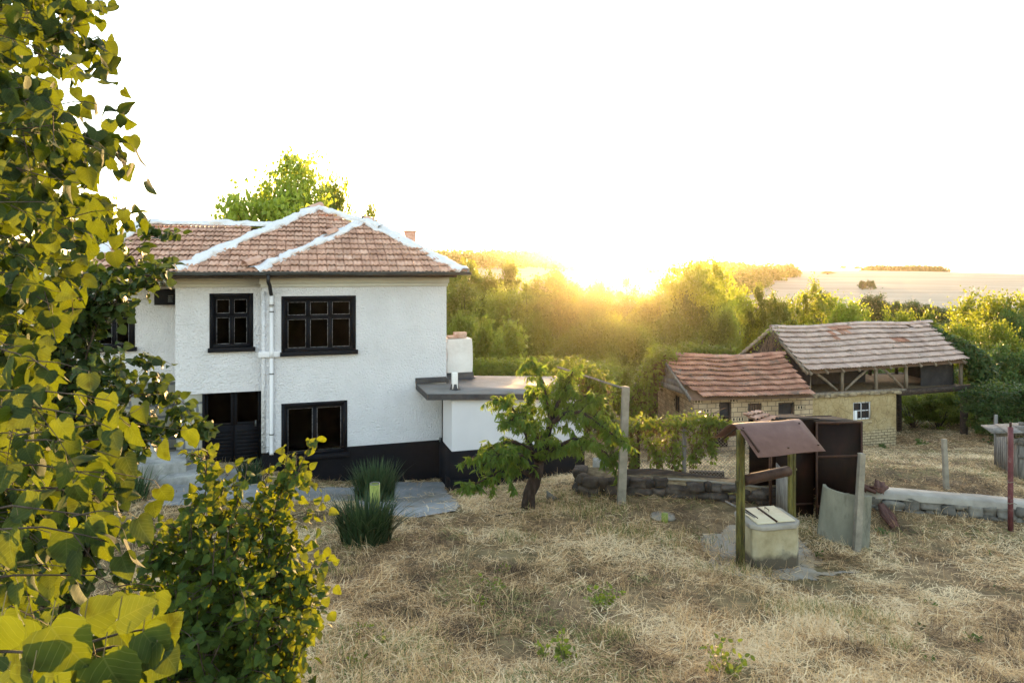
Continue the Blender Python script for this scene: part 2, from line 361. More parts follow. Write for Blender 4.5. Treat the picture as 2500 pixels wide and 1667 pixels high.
M['palebrick']=pbr('brick paled by glow',[(.3,(.36,.22,.16)),(.5,(.48,.34,.27)),(.7,(.55,.45,.39))],7,9,.9,.5,40)  # brick colour lightened to stand in for the sun's glow on it
M['plaster']=pbr('stained white plaster',[(.3,(.56,.53,.51)),(.5,(.70,.68,.67)),(.7,(.76,.75,.75))],1.6,9,.9,.4,14,bdist=.03,stain=((.36,.33,.30),1.4,.60,.85))
def glass():
    m,nt,out=newmat('window glass'); L=nt.links
    t=N(nt,'ShaderNodeBsdfTransparent'); t.inputs[0].default_value=(.30,.32,.33,1)
    g=N(nt,'ShaderNodeBsdfGlossy'); g.inputs['Roughness'].default_value=.06; g.inputs[0].default_value=(.8,.8,.8,1)
    fr=N(nt,'ShaderNodeFresnel'); fr.inputs[0].default_value=1.22
    x=N(nt,'ShaderNodeMixShader'); L.new(fr.outputs[0],x.inputs[0]); L.new(t.outputs[0],x.inputs[1]); L.new(g.outputs[0],x.inputs[2]); L.new(x.outputs[0],out.inputs[0]); return m
M['glass']=glass()
def blockwall():
    m,nt,out=newmat('mortared block wall'); L=nt.links
    b=N(nt,'ShaderNodeBsdfPrincipled'); b.inputs['Roughness'].default_value=.9
    tc=N(nt,'ShaderNodeTexCoord'); mp=N(nt,'ShaderNodeMapping'); mp.inputs['Rotation'].default_value=(R(90),0,0); L.new(tc.outputs['Object'],mp.inputs[0])
    no=N(nt,'ShaderNodeTexNoise'); no.inputs['Scale'].default_value=3; no.inputs['Detail'].default_value=6; L.new(tc.outputs['Object'],no.inputs['Vector'])
    mx=N(nt,'ShaderNodeMix',data_type='RGBA'); mx.inputs[0].default_value=.12; L.new(mp.outputs[0],mx.inputs[6]); L.new(no.outputs[1],mx.inputs[7])
    br=N(nt,'ShaderNodeTexBrick'); br.inputs['Scale'].default_value=1; br.inputs['Brick Width'].default_value=.55; br.inputs['Row Height'].default_value=.27; br.inputs['Mortar Size'].default_value=.035
    br.inputs['Color1'].default_value=(.30,.29,.24,1); br.inputs['Color2'].default_value=(.38,.36,.30,1); br.inputs['Mortar'].default_value=(.13,.135,.14,1); br.inputs['Mortar Smooth'].default_value=.4
    L.new(mx.outputs[2],br.inputs[0]); L.new(br.outputs[0],b.inputs['Base Color'])
    bp=N(nt,'ShaderNodeBump'); bp.inputs['Strength'].default_value=.6; bp.inputs['Distance'].default_value=.03; bp.invert=True; L.new(br.outputs[1],bp.inputs['Height']); L.new(bp.outputs[0],b.inputs['Normal'])
    L.new(b.outputs[0],out.inputs[0]); return m
M['block']=blockwall()

def tile_patch(mb, eL,eR,rR,rL, tw, th, bounds=None, amp=.032, lift=.07, sag=None, skip=None, tn=(0,1), red=None):
    """rows of overlapping clay tiles on the patch eave-left, eave-right, ridge-right, ridge-left; bounds(s)->(u0,u1) clips"""
    eL,eR,rR,rL=[np.array(a,float) for a in (eL,eR,rR,rL)]
    nrm=np.cross(eR-eL,rL-eL); nrm/=np.linalg.norm(nrm)
    nc=max(1,int(round(np.linalg.norm((eR-eL)+(rR-rL))/2/tw))); nr=max(1,int(round(np.linalg.norm((rL-eL)+(rR-eR))/2/th)))
    K=9; xx=np.linspace(0,1,K); prof=amp*(.5-.5*np.cos(4*np.pi*xx))
    prof[0]=prof[-1]=-.014; prof[1]=prof[-2]=amp*.75
    def B(u,s): return eL*((1-u)*(1-s))[:,None]+eR*(u*(1-s))[:,None]+rR*(u*s)[:,None]+rL*((1-u)*s)[:,None]
    for i in range(nr):
        off=0
        for j in range(-1,nc+1):
            s0=i/nr-rng.uniform(0,.012); s1=min((i+1.34)/nr,1.02)
            u0=(j+off)/nc+rng.uniform(-.03,.03)/nc; u1=u0+1.0/nc*1.01
            b0=bounds(s0) if bounds else (0,1); b1=bounds(min(s1,.999)) if bounds else (0,1)
            if u0>=b0[1]-.003 or u1<=b0[0]+.003: continue
            if skip and skip((u0+u1)/2,(s0+s1)/2): continue
            a=np.clip(u0+(u1-u0)*xx,*b0); c=np.clip(u0+(u1-u0)*xx,*b1) if b1[1]>b1[0] else np.full(K,(b1[0]+b1[1])/2)
            l=lift+rng.uniform(-.006,.012); h2=rng.uniform(-.004,.004)
            sg=sag((a+0)*1,np.full(K,s0)) if sag else 0; sg2=sag(c,np.full(K,s1)) if sag else 0
            lo=B(a,np.full(K,s0))+nrm*(prof+l)[:,None]; up=B(c,np.full(K,s1))+nrm*(prof+h2)[:,None]
            if sag is not None: lo=lo+np.array([0,0,1])*np.asarray(sg)[:,None]; up=up+np.array([0,0,1])*np.asarray(sg2)[:,None]
            lip=lo-nrm*.016
            V=np.concatenate([lo,up,lip]); q=np.arange(K-1)
            Q=np.concatenate([np.stack([q,q+1,K+q+1,K+q],-1),np.stack([2*K+q,2*K+q+1,q+1,q],-1)])
            t=rng.uniform(*tn)
            if red and rng.random()<red((u0+u1)/2,(s0+s1)/2): t=2.0
            mb.add(V,Q,t)
    return mb

def ridge_band(mb,p0,p1,w,h,seed,lump=.75,step=.045):
    w*=1.3; h*=1.15
    p0=np.array(p0,float); p1=np.array(p1,float); L=np.linalg.norm(p1-p0); n=int(L/step)+2
    t=unit(p1-p0); up=np.array([0,0,1.]); r=unit(np.cross(t,up)); u=np.cross(r,t)
    s=np.linspace(0,1,n); a=np.linspace(-.25,np.pi+.25,11)
    A,S=np.meshgrid(a,s)
    nz=1+lump*(fbm(S*L*3.2+seed*9,A*1.3+seed,seed,4)-.5)*2
    wv=w*(.8+.45*(fbm(S*L*2.1,S*0+seed*3,seed+5,3)))
    V=p0+(S[...,None]*(p1-p0))+r*(np.cos(A)*wv*nz)[...,None]+u*(np.sin(A)*h*nz-.03)[...,None]
    mb.grid(V,.5)
def wall_grid(mb,u0,u1,z0,z1,v,holes,depth,vdir=1):
    """a wall face in the plane v with rectangular openings and their reveals; looks toward -v"""
    us=sorted({u0,u1,*[h[0] for h in holes],*[h[1] for h in holes]}); zs=sorted({z0,z1,*[h[2] for h in holes],*[h[3] for h in holes]})
    for a,b in zip(us,us[1:]):
        for c,d in zip(zs,zs[1:]):
            m=((a+b)/2,(c+d)/2)
            if any(h[0]<m[0]<h[1] and h[2]<m[1]<h[3] for h in holes): continue
            mb.add([(a,v,c),(b,v,c),(b,v,d),(a,v,d)],[(0,1,2,3)])
    for (a,b,c,d) in holes:
        w=v+depth
        mb.add([(a,v,c),(a,w,c),(a,w,d),(a,v,d)],[(0,1,2,3)]); mb.add([(b,v,c),(b,v,d),(b,w,d),(b,w,c)],[(0,1,2,3)])
        mb.add([(a,v,d),(a,w,d),(b,w,d),(b,v,d)],[(0,1,2,3)]); mb.add([(a,v,c),(b,v,c),(b,w,c),(a,w,c)],[(0,1,2,3)])
def ring(mb,u0,u1,z0,z1,v0,v1,t):
    mb.box((u0,v0,z0),(u0+t,v1,z1)); mb.box((u1-t,v0,z0),(u1,v1,z1)); mb.box((u0+t,v0,z0),(u1-t,v1,z0+t)); mb.box((u0+t,v0,z1-t),(u1-t,v1,z1))

# ------------------------------------------------------------------ the house
HA=R(17.6); hA=np.array([-6.587,18.0]); hu=np.array([math.cos(HA),math.sin(HA)]); hv=np.array([-math.sin(HA),math.cos(HA)])
def hp(px,py,v):
    dx=(px-CX)/F
    Y=(v+hA@hv)/(dx*hv[0]+hv[1]); w=np.array([dx*Y,Y])-hA
    return float(w@hu), v, EZ-(py-HY)/F*Y
def hw(u,v,z=0): q=hA+u*hu+v*hv; return np.array([q[0],q[1],z])
house=tag(empty('house',(*hA,0),HA),'white roughcast two-storey house with black plinth and orange tiled hip roof','house')
eave=hp(900,668,-.5)[2]
ztop=eave-.02
uR=hp(1090,700,0)[0]; uS=hp(428,800,.4)[0]; zpl=hp(850,1090,0)[2]
zg=EZ-6.6
W1=(hp(694,0,0)[0],hp(862,0,0)[0],hp(780,856,0)[2],hp(780,729,0)[2])
W2=(hp(694,0,0)[0],hp(841,0,0)[0],hp(765,1108,0)[2],hp(765,988,0)[2])
W3=(hp(519,0,.4)[0],hp(611,0,.4)[0],hp(565,848,.4)[2],hp(565,723,.4)[2])
W4=(hp(232,0,2)[0],hp(322,0,2)[0],hp(280,848,2)[2],hp(280,740,2)[2])
D1=(hp(497,0,.4)[0],-.004,hp(565,1138,.4)[2],hp(565,951,.4)[2])
zst=hp(455,963,.4)[2]
mb=MB()
wall_grid(mb,0,uR,zpl,ztop,0,[(W1[0],W1[1],W1[2],W1[3]),(W2[0],W2[1],max(W2[2],zpl+.001),W2[3])],.16)
wall_grid(mb,uS,0,zst,ztop,.4,[W3],.16)
mb.add([(0,.4,zpl),(0,0,zpl),(0,0,ztop),(0,.4,ztop)],[(0,1,2,3)])
zw0=hp(300,936,2)[2]; uW=-9.5
wall_grid(mb,uW,uS,zw0,ztop,2.0,[W4],.16)
mb.add([(uS,2,zst),(uS,.4,zst),(uS,.4,ztop),(uS,2,ztop)],[(0,1,2,3)])
mb.add([(uR,0,zpl),(uR,8,zpl),(uR,8,ztop),(uR,0,ztop)],[(0,1,2,3)])
mb.add([(uR,8,zg),(uW,8,zg),(uW,8,ztop),(uR,8,ztop)],[(0,1,2,3)])
mb.add([(uW,8,zg),(uW,2,zg),(uW,2,ztop),(uW,8,ztop)],[(0,1,2,3)])
mb.add([(uS,.4,zst),(uS,.7,zst),(0,.7,zst),(0,.4,zst)],[(0,1,2,3)])
wall=mb.build('wall',M['render'],house)
# floor between the storeys keeps the rooms dark
mb=MB(); mb.box((uW+.05,2.2,zw0-.2),(uR-.05,7.95,zw0)); mb.box((uS+.05,.62,zst+.02),(uR-.05,2.2,zst+.16)); mb.build('floor',M['deck'],house)
M['room']=pbr('added room shade',[(.3,(.003,.003,.003)),(.7,(.008,.007,.007))],2,4,.9,spec=0)
for (W_,v_) in ((W1,.175),(W2,.175),(W3,.575),(W4,2.175),((D1[0],D1[1],D1[2],D1[3]),.62)):  # dark boxes added behind the openings to stand in for indoor shade
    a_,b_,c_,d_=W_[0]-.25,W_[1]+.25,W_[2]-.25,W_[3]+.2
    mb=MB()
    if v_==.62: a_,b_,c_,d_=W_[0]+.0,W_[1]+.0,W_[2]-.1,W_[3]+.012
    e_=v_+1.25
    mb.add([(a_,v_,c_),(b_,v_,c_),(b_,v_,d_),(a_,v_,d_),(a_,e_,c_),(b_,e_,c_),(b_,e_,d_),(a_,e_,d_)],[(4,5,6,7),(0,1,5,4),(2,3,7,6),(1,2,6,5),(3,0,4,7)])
    mb.build('room_shade_box',M['room'],house)
# plinth, proud of the wall
mb=MB(); pz=.012
wall_grid(mb,-.01,uR+pz,zg,zpl,-pz,[(W2[0]-.07,W2[1]+.07,W2[2]-.0,zpl+.001)],.2)
mb.add([(uR+pz,-pz,zg),(uR+pz,8,zg),(uR+pz,8,zpl),(uR+pz,-pz,zpl)],[(0,1,2,3)])
mb.add([(-.01,.45,zg),(-.01,-pz,zg),(-.01,-pz,zpl),(-.01,.45,zpl)],[(0,1,2,3)])
mb.add([(-.01,-pz,zpl),(uR+pz,-pz,zpl),(uR+pz,0.01,zpl),(-.01,0.01,zpl)],[(0,1,2,3)])
mb.build('plinth',M['navy'],house)
# exposed blocks under the older part, beside the door
mb=MB(); mb.box((uS+.02,.43,zg),(D1[0]-.03,.75,zst)); mb.build('block_wall',M['block'],house)
mb=MB(); mb.box((uW,2.03,zg),(uS+.02,2.3,zw0+.0)); mb.build('block_wall',M['block'],house)
# cornice
mb=MB()
for (a,b,v) in ((-.035,uR+.035,0),(uS-.03,-.036,.4),(uW,uS-.031,2.0)):
    z1=hp(860,678,0)[2]; z0=hp(860,692,0)[2]
    mb.box((a,v-.035,z0-.09),(b,v+.05,z0)); mb.box((a-.03*(a>-.1),v-.075,z0),(b+.03,v+.05,z1)); mb.box((a-.06*(a>-.1),v-.13,z1),(b+.06,v+.05,ztop))
mb.build('cornice',M['cornice'],house)
# corner pilaster strip with its small string block
mb=MB(); mb.box((-.02,-.03,zpl+.01),(.09,.41,hp(640,712,0)[2])); mb.build('corner_strip',M['render'],house)
sb=hp(640,858,0)[2]; sb2=hp(640,872,0)[2]
mb=MB(); mb.box((-.09,-.09,sb2),(W1[0]-.075,-.001,sb)); mb.box((-.09,-.001,sb2),(-.021,.4,sb)); mb.build('string_block',M['white'],house,bevel=.01)

def window(W,v,cols,rows,sill=True,wide=.075,sash=.055):
    """W=(u0,u1,z0,z1); cols, rows: cell shares; a proud black surround, sashes set back in the reveal, putty lines, panes, sill"""
    u0,u1,z0,z1=W; mb=MB()
    ring(mb,u0-wide,u1+wide,z0-.0,z1+wide,v-.014,v+.012,wide+.012)
    ring(mb,u0+.002,u1-.002,z0+.002,z1-.002,v+.012,v+.15,.03)
    fr=mb.build('window',M['frame'],house)
    cu=np.cumsum([0,*cols]); cu=u0+.032+(u1-u0-.064)*cu/cu[-1]; cz=np.cumsum([0,*rows]); cz=z0+.032+(z1-z0-.064)*cz/cz[-1]
    s=MB(); p=MB(); q=MB()
    for a,b in zip(cu,cu[1:]):
        for c,d in zip(cz,cz[1:]):
            ring(s,a+.003,b-.003,c+.003,d-.003,v+.06,v+.11,sash)
            ring(q,a+sash+.002,b-sash-.002,c+sash+.002,d-sash-.002,v+.072,v+.082,.011)
            p.add([(a+sash,v+.09,c+sash),(b-sash,v+.09,c+sash),(b-sash,v+.09,d-sash),(a+sash,v+.09,d-sash)],[(0,1,2,3)])
    s.build('sash',M['frame'],fr); q.build('putty',M['putty'],fr); p.build('pane',M['glass'],fr)
    if sill:
        MB().box((u0-wide-.03,v-.13,z0-.11),(u1+wide+.05,v+.06,z0-.001)).build('sill',M['frame'],fr,bevel=.008)
    # the dark behind the panes is the added shade box
    return fr
window(W1,0,(1,1,1),(1.9,1.0)); window(W2,0,(1,1),(1,)); window(W3,.4,(1,1),(1.7,1.0)); window(W4,2.0,(1,1),(1.7,1))
# front door, two leaves
u0,u1,z0,z1=D1; v=.55; um=(u0+u1)/2
fr=MB(); ring(fr,u0-.035,u1-.002,z0-.12,z1+.0,v-.13,v+.06,.055); fr=fr.build('door',M['navy'],house)
lf=MB(); zmid=z0+(z1-z0)*.52
for a,b in ((u0+.02,um-.01),(um+.01,u1-.06)):
    ring(lf,a,b,zmid,z1-.055,v,v+.04,.07); lf.box((a,v+.005,z0-.06),(b,v+.035,zmid-.001))
    for k in range(9): lf.box((a+.06,v-.006,z0+.06+k*.1),(b-.06,v+.0045,z0+.14+k*.1))
lf.build('door_leaf',M['navy'],fr)
gl=MB()
for a,b in ((u0+.09,um-.08),(um+.08,u1-.13)): gl.add([(a,v+.02,zmid+.07),(b,v+.02,zmid+.07),(b,v+.02,z1-.125),(a,v+.02,z1-.125)],[(0,1,2,3)])
gl.build('pane',M['glass'],fr)
h=MB(); h.box((u1-.2,v-.05,zmid-.06),(u1-.16,v-.007,zmid+.1)); h.build('handle',M['gutter'],fr)
MB().box((u0-.1,.15,zg),(u1-.02,.5,z0-.13)).build('threshold',M['concrete'],house,bevel=.01)
# vent box tucked into the corner of the wing
a=hp(376,745,1.5); b=hp(427,706,1.5)
mb=MB(); mb.box((a[0],1.5,a[2]),(uS-.002,1.995,b[2]))
vb=mb.build('vent_box',M['frame'],house,bevel=.01)
mb=MB(); 
for k in range(4): mb.box((uS-.35,1.49,b[2]-.2-k*.05),(uS-.22,1.4995,b[2]-.17-k*.05))
mb.build('grille',M['gutter'],vb)
# gutter and downpipe
g0=hp(170,664,-.58); g1=hp(1150,664,-.58); ang=np.linspace(np.pi,2*np.pi,9); gr=.072
mb=MB(); us=np.linspace(g0[0],g1[0],30)
outer=np.array([[(u,-.58+gr*math.cos(t),eave+.035+.006*math.sin(u*2.1)+gr*math.sin(t)) for t in ang] for u in us]); mb.grid(outer)
mb.tube([(u,-.58-gr,eave+.037+.006*math.sin(u*2.1)) for u in us],.011,6)
mb.add([tuple(outer[-1][i]) for i in range(9)],[tuple(range(9))])
mb.build('gutter',M['gutter'],house,smooth=False)
d0=hp(655,672,-.58); d1=hp(665,716,-.1)
dp=MB(); zb=hp(663,1106,0)[2]; ud=hp(663,900,-.07)[0]
dp.tube([(ud,-.07,d1[2]+.06),(ud,-.07,zb+.18),(ud,-.085,zb+.08),(ud,-.15,zb)],.052,14); 
for zz in (sb+.0,d1[2]-.2): dp.tube([(ud,-.07,zz-.17),(ud,-.07,zz+.06)],.059,14)
dpo=dp.build('downpipe',M['pipe'],house,smooth=True)
mb=MB(); mb.tube([(d0[0],-.58,d0[2]+.02),(d0[0],-.57,d0[2]-.17),(d0[0]+.03,-.45,d0[2]-.27),(ud-.02,-.12,d1[2]+.02),(ud,-.07,d1[2]-.06)],.05,14); mb.build('elbow',M['blackpipe'],dpo,smooth=True)
for zz in (d1[2]-.33,d1[2]-.5,sb2-.45,zb+.5):
    mb=MB(); mb.tube([(ud,-.07,zz),(ud,-.07,zz+.03)],.062,14); mb.build('bracket',M['gutter'],dpo)

# ---- roof: three hipped bodies
RL=hp(590,657,-.5); RR=hp(1137,660,-.5); RA=hp(893,541,2.6)
ML=hp(405,652,-.5); MA=hp(775,510,3.6)
LR=hp(352,546,2.7); LRR=hp(640,553,2.7); LL=hp(150,656,-.5)
e0=eave+.01
def solid(mb,L,Rr,A,back,drop):
    l=np.array([L[0],L[1],e0]); r=np.array([Rr[0],Rr[1],e0]); a=np.array(A)-np.array([0,0,drop]); ab=np.array([A[0],back,A[2]-drop]); lb=np.array([L[0],back,e0]); rb=np.array([Rr[0],back,e0])
    mb.add([l,r,a,ab,lb,rb],[(0,1,2),(1,5,3,2),(4,0,2,3),(0,4,5,1),(5,4,3)])
MRx=(2*MA[0]-ML[0],-.5,e0)
rf=MB(); solid(rf,RL,RR,RA,8.4,.03); solid(rf,(ML[0],-.47),(min(MRx[0],RR[0]-.3),-.47),MA,8.38,.05)
l=[np.array(q,float) for q in ((LL[0],-.44,e0),(ML[0]+1.5,-.44,e0),(LRR[0]+.6,2.7,LRR[2]-.05),(LR[0],2.7,LR[2]-.05),(LL[0],8.36,e0),(ML[0]+1.5,8.36,e0))]
rf.add(l,[(0,1,2,3),(0,3,4),(4,3,2,5),(1,5,2),(0,4,5,1)])
roof=rf.build('roof',M['deck'],house)
t=MB()
apexes=lambda L,Rr,A: ((A[0]-L[0])/(Rr[0]-L[0]))
def tri_tiles(L,Rr,A,clipL=None,clipR=None):
    l=np.array([L[0],-.5,e0]); r=np.array([Rr[0],-.5,e0]); a=np.array(A); k=apexes(L,Rr,A)
    top=a-(l+(r-l)*k)
    f=lambda s:(k*s,1-(1-k)*s)
    if clipR: f=lambda s:(k*s,min(1-(1-k)*s,clipR(s)))
    tile_patch(t,l,r,r+top,l+top,.235,.335,f)
tri_tiles(RL,RR,RA)
def mclip(s):   # stop the middle slope at the hip of the front one
    Lw=MRx[0]-ML[0]; zz=s*(MA[2]-e0); k=zz/(RA[2]-e0)
    return ((RL[0]+(RA[0]-RL[0])*min(k,1)) + (0 if k<1 else (k-1)*3) - ML[0])/Lw+.02
tri_tiles(ML,MRx,MA,clipR=mclip)
l=np.array([LL[0],-.46,e0]); r=np.array([ML[0]+1.8,-.46,e0]); tp=np.array([0,3.16,LR[2]-e0])
kL=(LR[0]-LL[0])/(r[0]-l[0])
tile_patch(t,l,r,r+tp,l+tp,.235,.335,lambda s:(kL*s,min(1,((ML[0]-l[0])+ (MA[0]-ML[0])*s*(LR[2]-e0)/(MA[2]-e0))/(r[0]-l[0])+.01)))
# side slope over the annex
rb=np.array([RR[0],8.4,e0]); r=np.array([RR[0],-.5,e0]); a=np.array(RA); ab=np.array([RA[0],8.4,RA[2]])
tile_patch(t,r,rb,rb+(a-r)*np.array([1,0,1]),r+(a-r)*np.array([1,0,1]),.235,.335,lambda s:(s*(a[1]+.5)/8.9,1))
t.build('roof_tiles',M['tile'],roof)
b=MB(); up=np.array([0,0,.05])
L_=np.array([RL[0]+.25,-.42,e0+.06]); 
ridge_band(b,L_,np.array(RA)+up,.17,.10,1); ridge_band(b,np.array(RA)+up,np.array([RR[0]-.02,-.45,e0+.04]),.16,.10,2)
ridge_band(b,np.array([ML[0]+.1,-.42,e0+.06]),np.array(MA)+up,.17,.10,3); ridge_band(b,np.array(MA)+up,np.array([MA[0]+1.9,MA[1]-1.5,MA[2]-.68]),.16,.10,4)
ridge_band(b,np.array(LR)+up,np.array(LRR)+up+np.array([.6,0,0]),.16,.10,5); ridge_band(b,np.array([LL[0]+.1,-.4,e0+.04]),np.array(LR)+up,.17,.10,6)
ridge_band(b,np.array(RA)+up,np.array([RA[0],6.5,RA[2]+.05]),.15,.09,7)
b.build('ridge_mortar',M['mortar'],roof,smooth=True)
# a few half-round ridge tiles that poke out of the mortar
b=MB()
def halftile(p0,p1,rad):
    p0=np.array(p0,float);p1=np.array(p1,float);tt=unit(p1-p0);r_=unit(np.cross(tt,[0,0,1]));u_=np.cross(r_,tt);a_=np.linspace(0,np.pi,9)
    b.grid(np.stack([p+rad*(np.cos(a_)[:,None]*r_+np.sin(a_)[:,None]*u_) for p in (p0,p1)]),.7)
for (A_,B_,k) in ((RL,RA,.62),(RL,RA,.02),(ML,MA,.93),(RA,RR,.0)):
    A_=np.array([A_[0],A_[1],max(A_[2],e0)]);B_=np.array(B_); p=A_+(B_-A_)*k; q=A_+(B_-A_)*(k+.1); b=MB(); halftile(p+up*1.2,q+up*1.2,.13); b.build('ridge_tile',M['tile'],roof)
# small brick chimney on the far slope
c=hp(1000,598,5.2); mb=MB(); zt=hp(1000,563,5.2)[2]
mb.box((c[0]-.16,5.0,c[2]-1.2),(c[0]+.2,5.4,zt-.06)); mb.box((c[0]-.2,4.96,zt-.06),(c[0]+.24,5.44,zt)); mb.build('chimney',M['palebrick'],roof,bevel=.01)
# fascia under the eaves
mb=MB(); mb.box((RL[0]+.02,-.48,eave-.11),(RR[0]-.25,-.44,eave+.0)); mb.box((LL[0],-.46,eave-.115),(RL[0]+.019,-.42,eave)); mb.box((RR[0]-.29,-.44,eave-.1),(RR[0]-.25,8.3,eave)); mb.build('fascia',M['soffit'],house)

# ------------------------------------------------------------------ concrete steps by the house
st=tag(empty('concrete_steps',(0,0,0)),'short flight of heavy grey concrete steps beside the black door','steps')
def stepblock(q,zb_,zt_,nm):
    mb=MB(); b_=[np.array([x,y,zb_]) for x,y in q]; t_=[np.array([x,y,zt_]) for x,y in q]; mb.hexa(b_,t_); return mb.build(nm,M['concrete'],st,bevel=.025)
def quad(px,py,Y,w,d,a):
    p=P(px,py,Y)[:2]; e=np.array([math.cos(a),math.sin(a)]); f=np.array([-math.sin(a),math.cos(a)]); return [p,p+e*w,p+e*w+f*d,p+f*d]
g=float(H(*P(440,1160,16.3)[:2]))
stepblock(quad(385,1180,15.6,.95,1.2,R(24)),g-.2,g+.22,'tread'); stepblock(quad(338,1150,15.75,1.0,1.1,R(24)),g-.2,g+.48,'tread'); stepblock(quad(290,1120,16.0,.9,1.0,R(24)),g-.2,g+.74,'tread')

# ------------------------------------------------------------------ annex
an=tag(empty('annex',(*hA,0),HA),'low white annex with black base and flat grey felt roof','outbuilding')
s0=hp(1043,962,-1.73); f1=hp(1476,962,-1.73); z_l=s0[2]; z_r=f1[2]
bL=1.62; bb=hp(1150,909,bL); uE=f1[0]
aL=hp(1014,936,-.02)[0]
th=.15
def zr(u,v): return z_l+(z_r-z_l)*(u-s0[0])/(uE-s0[0])
mb=MB()
q=[(s0[0],-1.73),(uE,-1.73),(uE,bL),(uR+.03,bL),(uR+.03,-.02),(s0[0],-.02)]
top=[(u,v,zr(u,v)) for u,v in q]; bot=[(u,v,zr(u,v)-th) for u,v in q]
mb.add(top+bot,[(0,1,2,3,4),(0,4,5),(6,11,10),(6,10,9,8,7),(0,6,7,1),(1,7,8,2),(2,8,9,3),(5,11,6,0),(3,9,10,4),(4,10,11,5)])
slab=mb.build('roof_slab',M['felt'],an)
mb=MB(); e=.006   # darker bitumen edge strip on the slab's face
mb.box((s0[0]-.0,-1.73-e*2,z_l-th-.004),(s0[0]+.001,-1.73-e,z_l)) if False else None
for (a,b) in ((0,1),(5,0),(1,2)):
    A_=np.array(top[a]);B_=np.array(top[b]);n_=unit(np.cross(B_-A_,[0,0,1]))*.008
    mb.add([A_+n_+[0,0,.004],B_+n_+[0,0,.004],B_+n_-[0,0,th+.005],A_+n_-[0,0,th+.005]],[(3,2,1,0)])
mb.build('edge_strip',M['tar'],slab)
mb=MB(); A_=hp(1014,925,-.06); mb.box((s0[0]-.02,-.075,z_l-.0),(uR-.02,-.016,z_l+.16)); mb.box((uR-.02,-.11,z_l-.01),(uR+.05,.35,z_l+.13)); mb.build('flashing',M['tar'],slab,bevel=.01)
wL=hp(1103,1000,-1.58); zw=hp(1103,1102,-1.58)[2]; uw=hp(1425,1100,-1.58)[0]; u0=wL[0]
mb=MB()
zt0=zr(u0,0)-th; zt1=zr(uw,0)-th
mb.add([(u0,-1.58,zw),(uw,-1.58,zw),(uw,-1.58,zt1),(u0,-1.58,zt0)],[(0,1,2,3)])
mb.add([(u0,-.45,zw),(u0,-1.58,zw),(u0,-1.58,zt0),(u0,-.45,zt0)],[(0,1,2,3)])
mb.add([(uw,-1.58,zw),(uw,bL-.1,zw),(uw,bL-.1,zt1),(uw,-1.58,zt1)],[(0,1,2,3)])
mb.add([(uw,bL-.1,zg),(u0,bL-.1,zg),(u0,bL-.1,zt0),(uw,bL-.1,zt1)],[(0,1,2,3)])
mb.build('wall',M['white'],an)
mb=MB(); mb.box((u0-.02,-1.60,zg),(uw+.02,bL-.12,zw)); 
mb.build('plinth',M['navy'],an)
MB().box((u0-.06,-1.68,zg),(u0+.5,-1.0,hp(1103,1172,-1.6)[2])).build('footing',M['navy'],an,bevel=.01)
dmb=MB(); dmb.box((uR+.02,-.36,zg),(u0-.0,-.30,zr(u0,0)-th)); dmb.box((uR-.09,-.45,zg),(uR+.02,-.02,zr(u0,0)-th)); d_=dmb.build('door',M['navy'],an)
MB().box((u0-.09,-.42,zw-.02),(u0-.05,-.365,zw+.1)).build('handle',M['gutter'],d_)
# white vent stub with tar foot
c=hp(1110,950,-1.05); zt=hp(1110,909,-1.05)[2]; zz=zr(c[0],0)
mb=MB(); mb.box((c[0]-.075,-1.12,zz-.02),(c[0]+.075,-.98,zt)); vp=mb.build('vent_stub',M['plaster'],an,bevel=.012)
mb=MB(); mb.tube([(c[0],-1.05,zz-.02),(c[0],-1.05,zz+.06),(c[0],-1.05,zz+.16)],[.17,.12,.11],4,jit=.1); mb.build('tar_collar',M['tar'],vp)
# broad whitewashed chimney with loose bricks on top
v=.85; a=hp(1094,900,v); b=hp(1152,825,v); zc=zr(a[0],0); ch=MB()
rows=[]
for k in range(9):
    f=k/8; z_=zc-.02+(b[2]-zc)*f; wob=.02*math.sin(k*1.7); bul=.03*math.sin(f*3.1)
    rows.append([(a[0]-.02+wob,v,z_),(b[0]+bul,v+wob*.5,z_),(b[0]+bul,v+.52,z_),(a[0]-.02+wob,v+.52,z_),(a[0]-.02+wob,v,z_)])
ch.grid(rows); ch.add([rows[-1][i] for i in range(4)],[(0,1,2,3)])
cho=ch.build('chimney',M['plaster'],an)
mb=MB(); mb.box((a[0]+.02,v+.05,b[2]),(b[0]-.15,v+.45,b[2]+.06)); mb.box((a[0]+.22,v+.1,b[2]+.06),(b[0]-.13,v+.3,b[2]+.17)); mb.build('loose_brick',M['palebrick'],cho,bevel=.01)
mb=MB()
rr=[]
for k,(gx_,z_) in enumerate(((.10,-.01),(.05,.05),(.035,.14),(.03,.19))):
    rr.append([(a[0]-.02-gx_,v-gx_,zc+z_),(b[0]+gx_,v-gx_,zc+z_),(b[0]+gx_,v+.52+gx_,zc+z_),(a[0]-.02-gx_,v+.52+gx_,zc+z_),(a[0]-.02-gx_,v-gx_,zc+z_)])
mb.grid(rr); mb.build('tar_skirt',M['tar'],cho)
